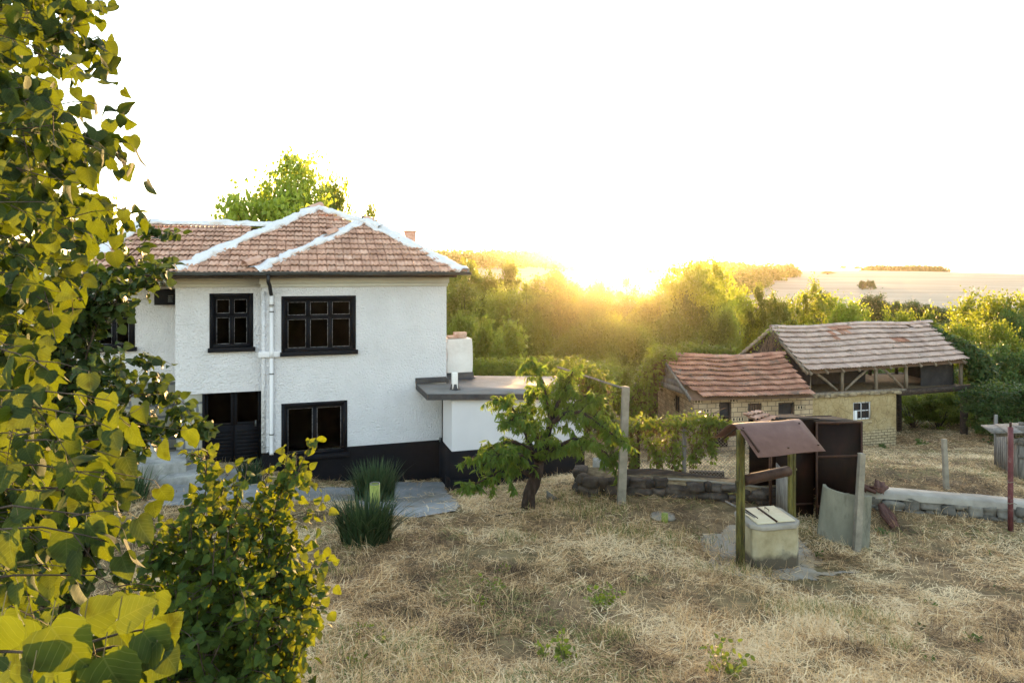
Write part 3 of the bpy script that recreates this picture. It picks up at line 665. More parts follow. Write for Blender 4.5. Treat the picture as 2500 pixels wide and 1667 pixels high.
# ------------------------------------------------------------------ things of the yard
M['stone']=pbr('field stone',[(.3,(.075,.07,.062)),(.5,(.13,.122,.108)),(.7,(.20,.19,.165))],4,9,.9,.6,30,tint=.35,bdist=.02)
M['darkstone']=pbr('dark field stone',[(.3,(.022,.017,.014)),(.5,(.048,.039,.033)),(.7,(.095,.08,.068))],4,9,.95,.8,30,tint=.4,bdist=.03)
M['stonefill']=pbr('earth between stones',[(.3,(.03,.026,.022)),(.7,(.07,.06,.05))],6,8,.95,.5,30)
M['wallearth']=pbr('straw covered earth',[(.3,(.07,.05,.033)),(.5,(.16,.12,.07)),(.7,(.27,.21,.12))],7,10,.95,.8,30)
M['cap']=pbr('pale concrete coping',[(.3,(.19,.172,.148)),(.5,(.265,.245,.215)),(.7,(.33,.31,.27))],2.4,10,.9,.4,40,stain=((.20,.17,.12),1.6,.6,.8))
M['rust']=pbr('dark rusted sheet',[(.3,(.0022,.0011,.0011)),(.5,(.0048,.0018,.0016)),(.7,(.013,.0042,.003))],3.2,10,.6,.25,30,metal=0,stain=((.035,.011,.007),5,.68,.9),spec=.12)
M['rustbar']=pbr('rusted angle iron',[(.3,(.022,.011,.009)),(.7,(.06,.03,.022))],6,8,.7,.3,40,metal=.3)
M['redsheet']=pbr('faded red oxide sheet',[(.3,(.088,.05,.044)),(.5,(.12,.070,.062)),(.7,(.15,.092,.081))],2.6,9,.62,.2,24,stretch=(1,1,1),stain=((.24,.17,.08),2.6,.68,.78),spec=.15)
M['yellowpost']=pbr('peeling yellow green paint',[(.32,(.018,.013,.007)),(.47,(.055,.05,.013)),(.6,(.11,.098,.024)),(.75,(.17,.155,.05))],4,10,.75,.4,30,stretch=(3,3,.6))
M['wellbody']=pbr('yellowed concrete',[(.3,(.19,.155,.085)),(.5,(.31,.265,.165)),(.7,(.40,.36,.26))],2.2,10,.9,.5,35,stain=((.11,.105,.09),1.7,.55,.72))
M['lid']=pbr('cream painted lid',[(.3,(.40,.34,.22)),(.5,(.52,.46,.32)),(.7,(.58,.53,.40))],3,9,.75,.15,30,stain=((.42,.29,.19),1.6,.5,.75))
M['post']=pbr('grey concrete post',[(.3,(.15,.135,.11)),(.5,(.22,.20,.165)),(.7,(.29,.265,.22))],5,10,.9,.4,60,stain=((.16,.14,.09),3,.6,.8))
M['oldwood']=pbr('grey weathered wood',[(.3,(.075,.068,.062)),(.5,(.16,.15,.14)),(.7,(.26,.245,.225))],5,10,.9,.6,30,stretch=(4,4,.6))
M['darkwood']=pbr('blackened beam',[(.3,(.022,.016,.013)),(.5,(.05,.037,.03)),(.7,(.11,.08,.06))],5,10,.9,.7,24,stretch=(.7,5,5))
M['redpost']=pbr('chipped red paint post',[(.3,(.065,.02,.024)),(.55,(.12,.036,.042)),(.72,(.24,.18,.17))],6,10,.6,.2,40)
M['wire']=pbr('galvanised wire',[(.3,(.16,.13,.10)),(.7,(.26,.23,.19))],8,4,.6,metal=.3)
M['stub']=pbr('green painted pipe',[(.3,(.12,.15,.03)),(.6,(.24,.28,.06)),(.75,(.34,.38,.14))],7,8,.6,.2,40)
M['channel']=pbr('greenish precast concrete',[(.3,(.125,.125,.097)),(.5,(.18,.178,.142)),(.7,(.245,.238,.19))],3,10,.9,.6,60,stain=((.05,.052,.045),1.9,.50,.66),stretch=(1,1,.35))

def damp(m,z0,z1,col):
    nt=m.node_tree; L=nt.links; b=[n for n in nt.nodes if n.type=='BSDF_PRINCIPLED'][0]; src=b.inputs['Base Color'].links[0].from_socket
    tc=N(nt,'ShaderNodeTexCoord'); sp=N(nt,'ShaderNodeSeparateXYZ'); L.new(tc.outputs['Object'],sp.inputs[0])
    no=N(nt,'ShaderNodeTexNoise'); no.inputs['Scale'].default_value=5; no.inputs['Detail'].default_value=8; L.new(tc.outputs['Object'],no.inputs['Vector'])
    ad=N(nt,'ShaderNodeMath',operation='MULTIPLY_ADD'); ad.inputs[1].default_value=.25; L.new(no.outputs[0],ad.inputs[0]); L.new(sp.outputs[2],ad.inputs[2])
    mr=N(nt,'ShaderNodeMapRange'); mr.inputs[1].default_value=z1; mr.inputs[2].default_value=z0; L.new(ad.outputs[0],mr.inputs[0])
    mx=N(nt,'ShaderNodeMix',data_type='RGBA'); L.new(mr.outputs[0],mx.inputs[0]); L.new(src,mx.inputs[6]); mx.inputs[7].default_value=(*col,1); L.new(mx.outputs[2],b.inputs['Base Color'])
damp(M['wellbody'],.30,.40,(.085,.07,.05))
# ---- well
cw=[np.array(P(1840,1290,10.6)[:2]),np.array(P(1965,1279,10.77)[:2]),np.array(P(1896,1231,11.64)[:2]),np.array(P(1783,1242,11.43)[:2])]
ctr=sum(cw)/4; wz=float(H(*ctr)); zc=EZ-3.99
well=tag(empty('well',(ctr[0],ctr[1],wz)),'square concrete draw well with a bent rusty metal roof and drum','well')
def wl(p): return np.array(p,float)-np.array([ctr[0],ctr[1],wz])
def cham(c,sc,k):
    pts=[]; n=4
    for i in range(4):
        a=ctr+(c[i]-ctr)*sc; p=ctr+(c[i-1]-ctr)*sc; q=ctr+(c[(i+1)%4]-ctr)*sc
        pts+= [a+(p-a)*k, a+(q-a)*k]
    return pts
def prism(mb,poly,z0,z1,tint=.5):
    n=len(poly); b=[(*p,z0) for p in poly]; t=[(*p,z1) for p in poly]
    mb.add(b+t,[tuple(range(n))[::-1],tuple(range(n,2*n))]+[(i,(i+1)%n,n+(i+1)%n,n+i) for i in range(n)],tint)
mb=MB(); prism(mb,[p-ctr for p in cham(cw,.92,.11)],-.3,zc-wz-.075); mb.build('shaft',M['wellbody'],well,bevel=.012)
mb=MB(); prism(mb,[p-ctr for p in cham(cw,1.0,.17)],zc-wz-.075,zc-wz); mb.build('coping',M['cap'],well,bevel=.015)
def lerp4(u,v,z): 
    c=[ctr+(p-ctr)*.78 for p in cw]; return wl(np.array([*((c[0]*(1-u)+c[1]*u)*(1-v)+(c[3]*(1-u)+c[2]*u)*v),zc+z]))
for a,b,dz in ((.03,.49,.004),(.53,.98,.012)):
    mb=MB(); mb.hexa([lerp4(a,.0,dz),lerp4(b,.0,dz),lerp4(b,1,dz),lerp4(a,1,dz)],[lerp4(a,.0,dz+.016),lerp4(b,.0,dz+.016),lerp4(b,1,dz+.016),lerp4(a,1,dz+.016)])
    ld=mb.build('lid',M['lid'],well,bevel=.003)
    hb=MB(); c=.42 if a<.3 else .6
    p,q=lerp4(c,.55,dz+.017),lerp4(c,.75,dz+.017); hb.tube([p,p+[0,0,.05],q+[0,0,.05],q],.007,6); hb.build('handle',M['rustbar'],ld)
    hb=MB(); e=.5 if a<.3 else .525; hb.bar(lerp4(e,0,dz+.018),lerp4(e,1,dz+.018),.012,.012); hb.build('edge_bar',M['rustbar'],ld)
pL=np.array([*P(1808,1200,10.74)[:2]]); pR=np.array([*P(1933,1200,11.32)[:2]])
ax=unit(np.append(pR-pL,0)); ay=np.array([-ax[1],ax[0],0])
for p,zb in ((pL,wz-.1),(pR,wz-.1)):
    mb=MB()
    for k in (-.042,.042):
        q=np.array([*p,0])+ax*k*1.0; mb.bar(wl([q[0],q[1],zb]),wl([q[0],q[1],EZ-2.5]),.062,.055,ay)
    mb.bar(wl([*p,zb]),wl([*p,EZ-2.55]),.03,.03,ay)
    mb.build('post',M['yellowpost'],well,bevel=.006)
zd=EZ-3.31; A_=np.array([*pL,zd])+ax*.09; B_=np.array([*pR,zd])-ax*.09
mb=MB(); mb.tube([wl(A_+(B_-A_)*k) for k in np.linspace(0,1,6)],.083,20); dr=mb.build('drum',M['rustbar'],well,smooth=False)
mb=MB(); mb.tube([wl(A_-ax*.2),wl(B_+ax*.2)],.02,10); mb.tube([wl(A_-ax*.2),wl(A_-ax*.2-np.array([0,0,.16]))-ay*.02,wl(A_-ax*.36-np.array([0,0,.16]))],.014,8); mb.build('crank',M['yellowpost'],dr)
# bent sheet roof
rl=P(1790,1030,10.85); rr_=P(1950,1028,11.22); zr_=(rl[2]+rr_[2])/2; rl[2]=rr_[2]=zr_
ra=unit(rr_-rl); pf=np.array([ra[1],-ra[0],0.])
prof=[(-.66,-.36),(-.5,-.30),(-.36,-.20),(-.22,-.085),(-.1,-.02),(0,0),(.08,-.02),(.2,-.10),(.62,-.365)]
mb=MB(); V=[]
for k in np.linspace(0,1,10): V.append([wl(rl+(rr_-rl)*k+pf*d*(1-.03*k)+np.array([0,0,h+.008*math.sin(7*k+d*5)])) for d,h in prof])
mb.grid(V); rfo=mb.build('roof_sheet',M['redsheet'],well,smooth=True)
s_=rfo.modifiers.new('thick','SOLIDIFY'); s_.thickness=.006
for d,h,k in ((.12,-.045,.08),(.12,-.045,.93),(.52,-.30,.07),(.52,-.30,.5),(.52,-.30,.95)):
    p=rl+(rr_-rl)*k+pf*d+np.array([0,0,h]); mb=MB(); mb.tube([wl(p),wl(p+np.array([0,0,.016]))],.016,8); mb.build('bolt',M['rustbar'],rfo)
for p in (pL,pR):
    mb=MB(); q=np.array([*p,0]); mb.tube([wl(q+pf*.45+[0,0,EZ-2.74]),wl(q+pf*.08+[0,0,EZ-2.50]),wl(q-pf*.1+[0,0,EZ-2.50]),wl(q-pf*.52+[0,0,EZ-2.80])],.016,6); mb.build('roof_bracket',M['rustbar'],well)
# sticks lying across the coping
for i,(a,b,r_) in enumerate(((P(1772,1232,11.5)+[0,0,.06],P(1843,1272,10.72)+[0,0,.06],.016),(P(1790,1238,11.35)+[0,0,.09],P(1850,1272,10.74)+[0,0,.05],.012))):
    mb=MB(); mb.tube([a,(a+b)/2+[0,0,.005],b],[r_,r_*1.1,r_*.8],7,jit=.15)
    tag(mb.build('stick',M['oldwood'] if i==0 else M['darkwood']),('pale grey stick lying along the edge of the well coping','dark thin stick lying beside the cream well lid')[i],'stick')

# ---- precast channel, posts
def post(px,ptop,pbot,Y,wd,mat,label,name='concrete_post',lean=0,dep=None,taper=.85,group=None,parts=None):
    b=P(px,pbot,Y); t=P(px+lean,ptop,Y); b[2]=float(H(b[0],b[1]))-.15
    o=tag(empty(name,(b[0],b[1],b[2]+.15)),label,'post',group); t=t-b-[0,0,.15]; dep=dep or wd
    w,d=wd/2,dep/2; w2,d2=w*taper,d*taper
    bq=[np.array([x,y,-.15]) for x,y in ((-w,-d),(w,-d),(w,d),(-w,d))]; tq=[t+np.array([0,0,.15])*0+np.array([x,y,.15*0]) for x,y in ((-w2,-d2),(w2,-d2),(w2,d2),(-w2,d2))]
    mb=MB(); 
    n=6; rows=[]
    for k in np.linspace(0,1,n):
        r_=[bq[i]*(1-k)+tq[i]*k+rng.uniform(-.002,.002,3) for i in range(4)]; rows.append(r_+[r_[0]])
    mb.grid(rows); mb.add(rows[-1][:4],[(0,1,2,3)])
    mb.build('shaft',mat,o,bevel=.01)
    tp=rows[-1][:4]; mbx=MB(); mbx.hexa([q+[0,0,.0005] for q in tp],[q*np.array([.7,.7,1])+np.array([tp[0][0]*.0,0,.014]) for q in tp]) ; mbx.build('top',mat,o)
    return o
post(1516,945,1228,13.7,.165,M['post'],'tall square concrete post carrying the end of a thin pole',lean=12)
post(2090,1108,1338,11.85,.115,M['post'],'slender concrete post standing against the precast concrete channel',lean=14)
post(2311,1073,1210,14.75,.10,M['post'],'thin concrete post standing on the pale wall coping with a wire twist',lean=-6)
pr=P(2467,1285,12.95); rz=float(H(pr[0],pr[1]))
rp=tag(empty('metal_post',(pr[0],pr[1],rz)),'round red painted metal post with chipped paint in front of the wooden hut','post')
mb=MB(); zt=P(2466,1042,12.95)[2]-rz; mb.tube([(0,0,-.1),(0,0,zt*.4),(.004,0,zt*.8),(0,0,zt)],.046,14); mb.build('shaft',M['redpost'],rp,smooth=True)
mb=MB(); mb.tube([(0,0,zt-.01),(0,0,zt+.085)],.022,10); mb.build('top_pin',M['rustbar'],rp)
for z_ in (.52,.92):
    mb=MB(); mb.tube([(.05*math.cos(a),.05*math.sin(a),z_+.01*math.sin(3*a)) for a in np.linspace(0,7,18)]+[(.1,-.03,z_-.02)],.008,5); mb.build('wire_tie',M['wire'],rp)
for i,(dx,dy,s) in enumerate(((-.16,-.05,.17),(.25,-.08,.18),(.05,.12,.14))):
    pass
def stone_V(w,d,h,seed,k=.18):
    """a rounded irregular block"""
    r_=np.random.default_rng(seed); n=5
    a=np.linspace(-1,1,n); V=[];Fs=[]
    import itertools
    idx={}
    for x,y,z in itertools.product(range(n),repeat=3):
        if 0<x<n-1 and 0<y<n-1 and 0<z<n-1: continue
        p=np.array([a[x],a[y],a[z]]); q=p/np.linalg.norm(p)*1.25; p=p*.72+q*.28
        idx[(x,y,z)]=len(V); V.append(p)
    V=np.array(V); 
    def f(ax_,s):
        o=[i for i in range(3) if i!=ax_]
        for i in range(n-1):
            for j in range(n-1):
                qs=[]
                for di,dj in ((0,0),(1,0),(1,1),(0,1)):
                    t=[0,0,0]; t[ax_]=s; t[o[0]]=i+di; t[o[1]]=j+dj; qs.append(idx[tuple(t)])
                flip=(s==0)^(ax_==1); Fs.append(tuple(qs[::-1]) if flip else tuple(qs))
    for ax_ in range(3): f(ax_,0); f(ax_,n-1)
    ph=r_.uniform(0,9,3)
    V=V*(1+k*np.sin(V[:,[1,2,0]]*2.3+ph)*.6)+r_.uniform(-.05,.05,V.shape)
    return V*np.array([w/2,d/2,h/2]),Fs
# ---- stone retaining walls
def stone_wall(line,zt,zbf,thick,label,cap=None,rows=2,seed=1,mat='stone'):
    """line: front foot points from one end to the other; zt(t): top; built stone by stone"""
    line=np.array(line); L=np.concatenate([[0],np.cumsum(np.linalg.norm(np.diff(line[:,:2],axis=0),axis=1))]); tot=L[-1]
    def at(s): return np.array([np.interp(s,L,line[:,0]),np.interp(s,L,line[:,1])])
    o=tag(empty('stone_wall',(line[0][0],line[0][1],line[0][2])),label,'wall'); og=np.array(o.location)
    r_=np.random.default_rng(seed); mb=MB(); core=MB(); cr=[]
    for s in np.linspace(0,tot,14):
        p=at(s); d=unit(at(min(s+.05,tot))-at(max(s-.05,0))); nb=np.array([-d[1],d[0]]); z1=zt(s/tot); z0=z1-.9
        a=p+nb*.07; b=p+nb*thick
        cr.append([np.array([*a,z0])-og,np.array([*a,z1-.03])-og,np.array([*b,z1-.03])-og,np.array([*b,z0])-og,np.array([*a,z0])-og])
    core.grid(cr); core.add(cr[0][:4],[(0,1,2,3)]); core.add(cr[-1][:4],[(3,2,1,0)]); core.build('core',M['stonefill' if cap else 'wallearth'],o)
    for k in range(rows):
        s=r_.uniform(-.2,0)
        while s<tot:
            w_=r_.uniform(.12,.44); c=min(max(s+w_/2,.06),tot-.06); p=at(c); d=unit(at(min(c+.05,tot))-at(max(c-.05,0))); nb=np.array([-d[1],d[0]])
            z1=zt(c/tot); z0=float(H(p[0],p[1]))-.1; hh=(z1-z0)/rows
            V,Fs=stone_V(w_*1.04,.26,hh*r_.uniform(.8,1.3),int(r_.integers(1e6)),.34)
            a=math.atan2(d[1],d[0])+r_.uniform(-.08,.08); Rm=np.array([[math.cos(a),-math.sin(a),0],[math.sin(a),math.cos(a),0],[0,0,1]])
            q=p+nb*(.10+r_.uniform(-.05,.04)); mb.add(V@Rm.T+np.array([*q,z0+hh*(k+.5)+r_.uniform(-.05,.05)])-og,Fs,r_.random()); s+=w_
    mb.build('stone',M[mat],o,smooth=False,bevel=0)
    if cap:
        c=MB(); rws=[]
        for s in np.linspace(0,tot,40):
            p=at(s); d=unit(at(min(s+.05,tot))-at(max(s-.05,0))); nb=np.array([-d[1],d[0]]); z1=zt(s/tot); e=(fbm(s*3,.3,4)-.5)*.09; e2=(fbm(s*4,4.3,4)-.5)*.05
            a=p+nb*(-.03+e); b=p+nb*(thick+.05+e*1.5)
            rws.append([np.array([*a,z1-.02+e2*.6])-og,np.array([*(a+nb*.015),z1+cap-.02])-og,np.array([*(a+nb*.05),z1+cap])-og,np.array([*((a+b)/2),z1+cap+.01])-og,np.array([*b,z1+cap-.01])-og,np.array([*b,z1-.05])-og])
        c.grid(rws,flip=True); c.add(rws[0],[(0,1,2,3,4,5)]); c.add(rws[-1],[(5,4,3,2,1,0)]); c.build('coping',M['cap'],o)
    return o
def ft(px,py,Y): p=P(px,py,Y); p[2]=float(H(p[0],p[1])); return p
stone_wall([ft(1408,1190,15.3),ft(1405,1205,14.6),ft(1440,1213,14.25),ft(1600,1217,14.05),ft(1760,1222,13.85),ft(1900,1232,13.55)],
           lambda t: EZ-4.36-.02*math.sin(t*9),0,.75,'low dark dry stone wall under the old beam and chain link fence',rows=3,seed=3,mat='darkstone')
stone_wall([ft(2095,1240,14.0),ft(2250,1262,13.75),ft(2400,1270,13.5),ft(2540,1278,13.2)],lambda t: EZ-4.62-.05*t,0,.38,'low stone wall topped with a pale concrete coping',cap=.11,rows=2,seed=8)
# earth banked up to the wall tops
def bank(x0,x1,y0,y1): pass

# precast channel
pc=P(2052,1335,12.05); cz=float(H(pc[0],pc[1]))
ch=tag(empty('concrete_channel',(pc[0],pc[1],cz),R(-8)),'tapered greenish precast concrete channel stood on end beside the rusty shed','concrete trough')
mb=MB(); rws=[]
a_=np.linspace(R(172),R(292),18)
for k in np.linspace(0,1,8):
    z_=-.12+k*(1.10); r1=.50-.05*k; r2=r1-.055; dx=.02+.075*k; zz=lambda t:z_-(.13*k*(t-R(172))/R(120))
    o_=[(dx+.12+r1*1.0*math.cos(t),.2+r1*.42*math.sin(t),zz(t)+.01*math.sin(t*7)*k) for t in a_]; i_=[(dx+.12+r2*math.cos(t),.2+r2*.42*math.sin(t),zz(t)) for t in a_[::-1]]
    o_.append((o_[-1][0]+.16,o_[-1][1]+.03,zz(a_[-1]))); i_.insert(0,(o_[-1][0]-.0,o_[-1][1]+.06,zz(a_[-1])))
    rws.append(o_+i_+[o_[0]])
mb.grid(rws,flip=False)
top=rws[-1][:-1]; n=len(top)//2
for i in range(n-1): mb.add([top[i],top[i+1],top[-2-i],top[-1-i]],[(0,1,2,3)])
mb.build('shell',M['channel'],ch)
mb=MB(); mb.box((.20,.0,-.12),(.262,.36,.80)); mb.build('side_slab',M['channel'],ch,bevel=.01)

M['board0']=pbr('black felted sheet',[(.3,(.010,.009,.009)),(.7,(.025,.022,.021))],3,8,.95,.3,30,spec=.1)
# ---- rusty sheet metal shed
sx=P(2105,1030,13.15); sA=np.array([sx[0],sx[1]]); sh_a=R(6)
shz=float(H(6.0,13.6)); shed=tag(empty('metal_shed',(sx[0],sx[1],shz),sh_a),'dark rusted sheet metal shed with open door behind the well','shed')
zt=EZ-2.90-shz; Wd=1.80; Dp=1.0
mb=MB(); mb.box((-.93,0,-.1),(0,.012,zt)); mb.hexa([(-.012,.013,-.1),(0,.013,-.1),(0,Dp,-.1),(-.012,Dp,-.1)],[(-.012,.013,zt-.035),(0,.013,zt-.035),(0,Dp,zt-.135),(-.012,Dp,zt-.135)]); mb.build('side_sheet',M['rust'],shed)
mb=MB(); mb.box((-Wd+.12,.10,-.1),(-.93,.112,zt+.03)); mb.build('front_sheet',M['rust'],shed)
mb=MB(); mb.box((-Wd,Dp,-.1),(-.02,Dp+.012,zt-.1)); mb.build('back_sheet',M['rust'],shed)
mb=MB()
for z_ in (zt-.02,zt-.66,.22): mb.bar((-.93,-.012,z_),(-.0,-.012,z_),.022,.035)
for x_ in (-.93,-.02): mb.bar((x_,-.013,-.1),(x_,-.013,zt+.0),.035,.022)
for z_ in (zt-.60,.24): mb.bar((-Wd+.12,.088,z_),(-.96,.088,z_),.02,.03)
mb.bar((-Wd,.10,-.1),(-Wd,.10,zt+.02),.045,.045); mb.bar((-Wd+.45,.085,-.1),(-Wd+.45,.085,zt-.1),.03,.02)
mb.build('frame',M['rustbar'],shed)
mb=MB(); mb.hexa([(-Wd+.10,.08,.05),(-Wd+.115,.09,.05),(-Wd+.16,-.32,.05),(-Wd+.14,-.32,.05)][::1],[(-Wd+.10,.08,1.05),(-Wd+.115,.09,1.05),(-Wd+.16,-.32,.9),(-Wd+.14,-.32,.9)]); mb.build('door',M['oldwood'],shed)
mb=MB(); mb.hexa([(-Wd-.05,.0,zt+.035),(-.86,.02,zt+.045),(-.86,Dp+.02,zt-.07),(-Wd-.05,Dp+.02,zt-.08)],[(-Wd-.05,.0,zt+.05),(-.86,.02,zt+.06),(-.86,Dp+.02,zt-.055),(-Wd-.05,Dp+.02,zt-.065)]); mb.hexa([(-.855,.016,zt-.03),(.01,.016,zt-.03),(.01,Dp+.02,zt-.13),(-.855,Dp+.02,zt-.13)],[(-.855,.016,zt-.015),(.01,.016,zt-.015),(.01,Dp+.02,zt-.115),(-.855,Dp+.02,zt-.115)]); rfm=mb.build('roof_sheet',M['board0'],shed)
mb=MB(); tile_patch(mb,(-Wd-.22,-.05,zt-.06),(-Wd+.1,-.05,zt+.06),(-Wd+.1,Dp-.2,zt+.06),(-Wd-.22,Dp-.2,zt-.0),.2,.33); mb.build('roof_tiles',M['tile'],rfm)
M['darktile']=pbr('dirty broken tile',[(.3,(.05,.022,.018)),(.6,(.10,.048,.038)),(.8,(.19,.11,.09))],4,8,.9,.3,40)
# ---- loose roof tiles near the wall
def loose_tile(p,rot,label):
    mb=MB(); tile_patch(mb,(-.11,-.19,0),(.11,-.19,0),(.11,.19,0),(-.11,.19,0),.22,.38,amp=.035,lift=.0)
    o=mb.build('roof_tile',M['darktile']); o.location=p; o.scale=(.85,.8,.9); o.rotation_euler=rot; s=o.modifiers.new('thick','SOLIDIFY'); s.thickness=.014
    return tag(o,label,'roof tile','loose clay tiles by the stone wall')
wp=P(2140,1200,13.9); wpz=EZ-4.51
for i,(dx,dy,dz,rx,ry,rz_) in enumerate(((-.2,.1,.03,.1,.0,.5),(-.12,.0,.06,.25,-.1,.9),(.0,.06,.05,-.2,.2,.2),(.1,-.02,.09,.5,.2,-.5),(.16,.05,.05,.2,.4,-.9))):
    loose_tile((wp[0]+dx-.05,wp[1]+dy,wpz+dz+.02),(rx,ry,rz_),'broken red clay tile lying on the end of the wall coping')
tp=P(2165,1255,13.2); tz=float(H(tp[0],tp[1]))
for i in range(6):
    loose_tile((tp[0]+.012*i,tp[1]+.045*i-.1,tz+.10+.022*i),(R(38),R(-4+2*i),R(20+3*i)),'dark red clay tile leaning in the small stack below the wall')

# ---- chain link fence
f0=P(1478,1165,15.35); f1=P(1866,1182,14.35); fz0=EZ-4.52; fz1=EZ-4.44; fh=1.16
fence=tag(empty('chain_link_fence',(f0[0],f0[1],fz0)),'rusty chain link fence half hidden by vine on the low stone wall','fence')
fl=np.linalg.norm((f1-f0)[:2]); fd=np.array([*(f1-f0)[:2],0])/fl
mb=MB(); sp=.062
def fp(s,z): return fd*s+np.array([0,0,z+(fz1-fz0)*s/fl])
k=-fh
while k<fl:
    for sg in (1,-1):
        s0,s1=(k,k+fh); z0,z1=(0,fh) if sg==1 else (fh,0)
        a,b=max(s0,0),min(s1,fl)
        if b-a>.03:
            za=z0+(z1-z0)*(a-s0)/fh; zb=z0+(z1-z0)*(b-s0)/fh; off=np.array([fd[1],-fd[0],0])*.003*sg
            mb.tube([fp(a,za)+off,fp(b,zb)+off],.0042,3,cap=False)
    k+=sp*1.15
for z_ in (.03,fh*.5,fh): mb.tube([fp(s,z_+.012*math.sin(s*3)) for s in np.linspace(0,fl,24)],.003,4)
mb.build('wire_mesh',M['wire'],fence)
for px,wd,mt in ((1563,.06,'rustbar'),(1677,.085,'oldwood'),(1862,.055,'rustbar')):
    s=(px-1478)/(1866-1478)*fl; mb=MB(); mb.bar(fp(s,-.3),fp(s,fh+.04),wd,wd,fd); mb.build('fence_post',M[mt],fence,bevel=.006)
mb=MB(); mb.box((-.27,-.1,-.25),(.02,.16,.28)); mb.build('end_block',M['concrete'],fence,bevel=.03)
# ---- beams, pipes and poles
def beam(pts,r_,mat,name,label,cat,n=8,jit=.12):
    mb=MB(); mb.tube(pts,r_,n,jit=jit); return tag(mb.build(name,mat),label,cat)
t0=EZ-4.30
def bp(px,py,Y,z=None): p=P(px,py,Y); return p
beam([bp(1520,1157,14.75),bp(1600,1157,14.72),bp(1680,1165,14.65),bp(1776,1173,14.5)],[.10,.105,.10,.07],M['darkwood'],'wooden_beam','long blackened rotten beam lying along the low stone wall','beam',7,.18)
mb=MB(); mb.bar(bp(1683,1157,15.0),bp(1768,1160,14.85),.14,.16); tag(mb.build('wooden_beam',M['darkwood'],bevel=.012),'short squared dark timber lying behind the long rotten beam','beam')
beam([bp(1590,1167,14.25),bp(1700,1172,14.1),bp(1800,1182,13.9),bp(1885,1192,13.7)],[.022,.024,.022,.02],M['post'],'metal_pipe','thin grey bent pipe resting on the stone wall','pipe',8,0)
beam([P(1362,896,16.6),P(1450,924,15.1),P(1532,951,13.72)],[.025,.022,.02],M['oldwood'],'pole','thin pale pole resting on top of the tall concrete post','pole',8,.03)
# ---- pipe stubs in the grass
sp_=P(915,1232,12.4); sz=float(H(sp_[0],sp_[1])); so_=tag(empty('pipe_stub',(sp_[0],sp_[1],sz)),'open green painted pipe standing between the two iris clumps','pipe')
ztp=P(915,1180,12.4)[2]-sz; mb=MB(); mb.tube([(0,0,-.1),(0,0,ztp)],.083,18,cap=False); so2=mb.build('tube',M['stub'],so_,smooth=True); s=so2.modifiers.new('thick','SOLIDIFY'); s.thickness=.01
mb=MB(); mb.tube([(.086*math.cos(a),.086*math.sin(a),ztp) for a in np.linspace(0,6.283,25)],.009,6,cap=False); mb.build('rim',M['gutter'],so_)
sp_=G(1623,1276); so_=tag(empty('pipe_stub',tuple(sp_)),'short green stub with a flat grey disc in the dry grass','pipe')
mb=MB(); mb.tube([(0,0,-.05),(0,0,.17)],.062,12); mb.build('tube',M['stub'],so_,smooth=False)
mb=MB(); mb.tube([(.02,.28,.0),(.02,.28,.03)],.24,16,jit=.12); mb.build('disc',M['apron'],so_)
# broken slate
sp_=G(1350,1222); mb=MB(); mb.add([(-.14,0,-.03),(.22,-.05,-.03),(-.13,.02,.19),(-.14,.04,-.03),(.22,-.01,-.03),(-.13,.06,.19)],[(0,1,2),(5,4,3),(0,3,4,1),(1,4,5,2),(2,5,3,0)]); o=mb.build('broken_slab',M['stone']); o.location=sp_; tag(o,'dark triangular shard of slab leaning near the peach tree','slab')
sp_=G(1222,1263); mb=MB(); mb.tube([(-.1,0,.03),(.35,.15,.035),(.9,.22,.03)],[.02,.018,.012],6); o=mb.build('dark_stick',M['darkwood']); o.location=sp_; tag(o,'dark stick lying at the edge of the concrete path','stick')

# ---- plank hut at the edge of the yard
hx=P(2488,1205,16.2); hz=float(H(hx[0],hx[1])); hut=tag(empty('plank_hut',(hx[0],hx[1],hz),R(-20)),'small grey plank hut with ragged board roof behind the red post','hut')
zt=P(2478,1078,16.2)[2]-hz
mb=MB()
for i in range(13):
    x=i*.155; mb.box((x,rng.uniform(-.006,.006),-.1),(x+.148,.025,zt-.1*x*.3+rng.uniform(-.02,.02)),rng.random())
mb.build('plank_wall',M['oldwood'],hut)
mb=MB()
for z_,x1 in ((.5,1.9),(1.05,1.9),(1.28,1.9)): mb.bar((-.02,-.03,z_+.05),(x1,-.03,z_-.05),.03,.075)
mb.bar((-.03,-.04,zt+.0),(1.9,-.04,zt-.32),.03,.12)
mb.build('rail',M['oldwood'],hut)
mb=MB()
for i in range(11):
    y=.05+i*.15; mb.box((-.02,y,-.1),(.01,y+.14,zt),rng.random())
mb.build('side_wall',M['oldwood'],hut)
mb=MB(); mb.bar((.18,.1,zt-.1),(.22,.1,zt+.55),.07,.07); mb.bar((.0,1.7,-.1),(.0,1.7,zt+.3),.07,.07); mb.bar((-.45,.05,zt+.12),(2.2,.05,zt+.52),.05,.1); mb.bar((-.25,.0,zt-.02),(.45,.02,zt+.1),.03,.12); mb.bar((-.45,.5,zt+.12),(2.2,.5,zt+.5),.05,.1)
mb.build('roof_frame',M['oldwood'],hut)
mb=MB()
for i in range(9):
    x=-.62+i*.3; z_=zt+.17+.155*(i*.3); mb.hexa([(x,-.3+rng.uniform(-.1,.1),z_+.03),(x+.36,-.3+rng.uniform(-.1,.1),z_+.07),(x+.36,.6,z_+.07),(x,.6,z_+.03)],[(x,-.32,z_+.055),(x+.36,-.32,z_+.095),(x+.36,.6,z_+.095),(x,.6,z_+.055)],rng.random())
mb.build('roof_boards',M['oldwood'],hut)
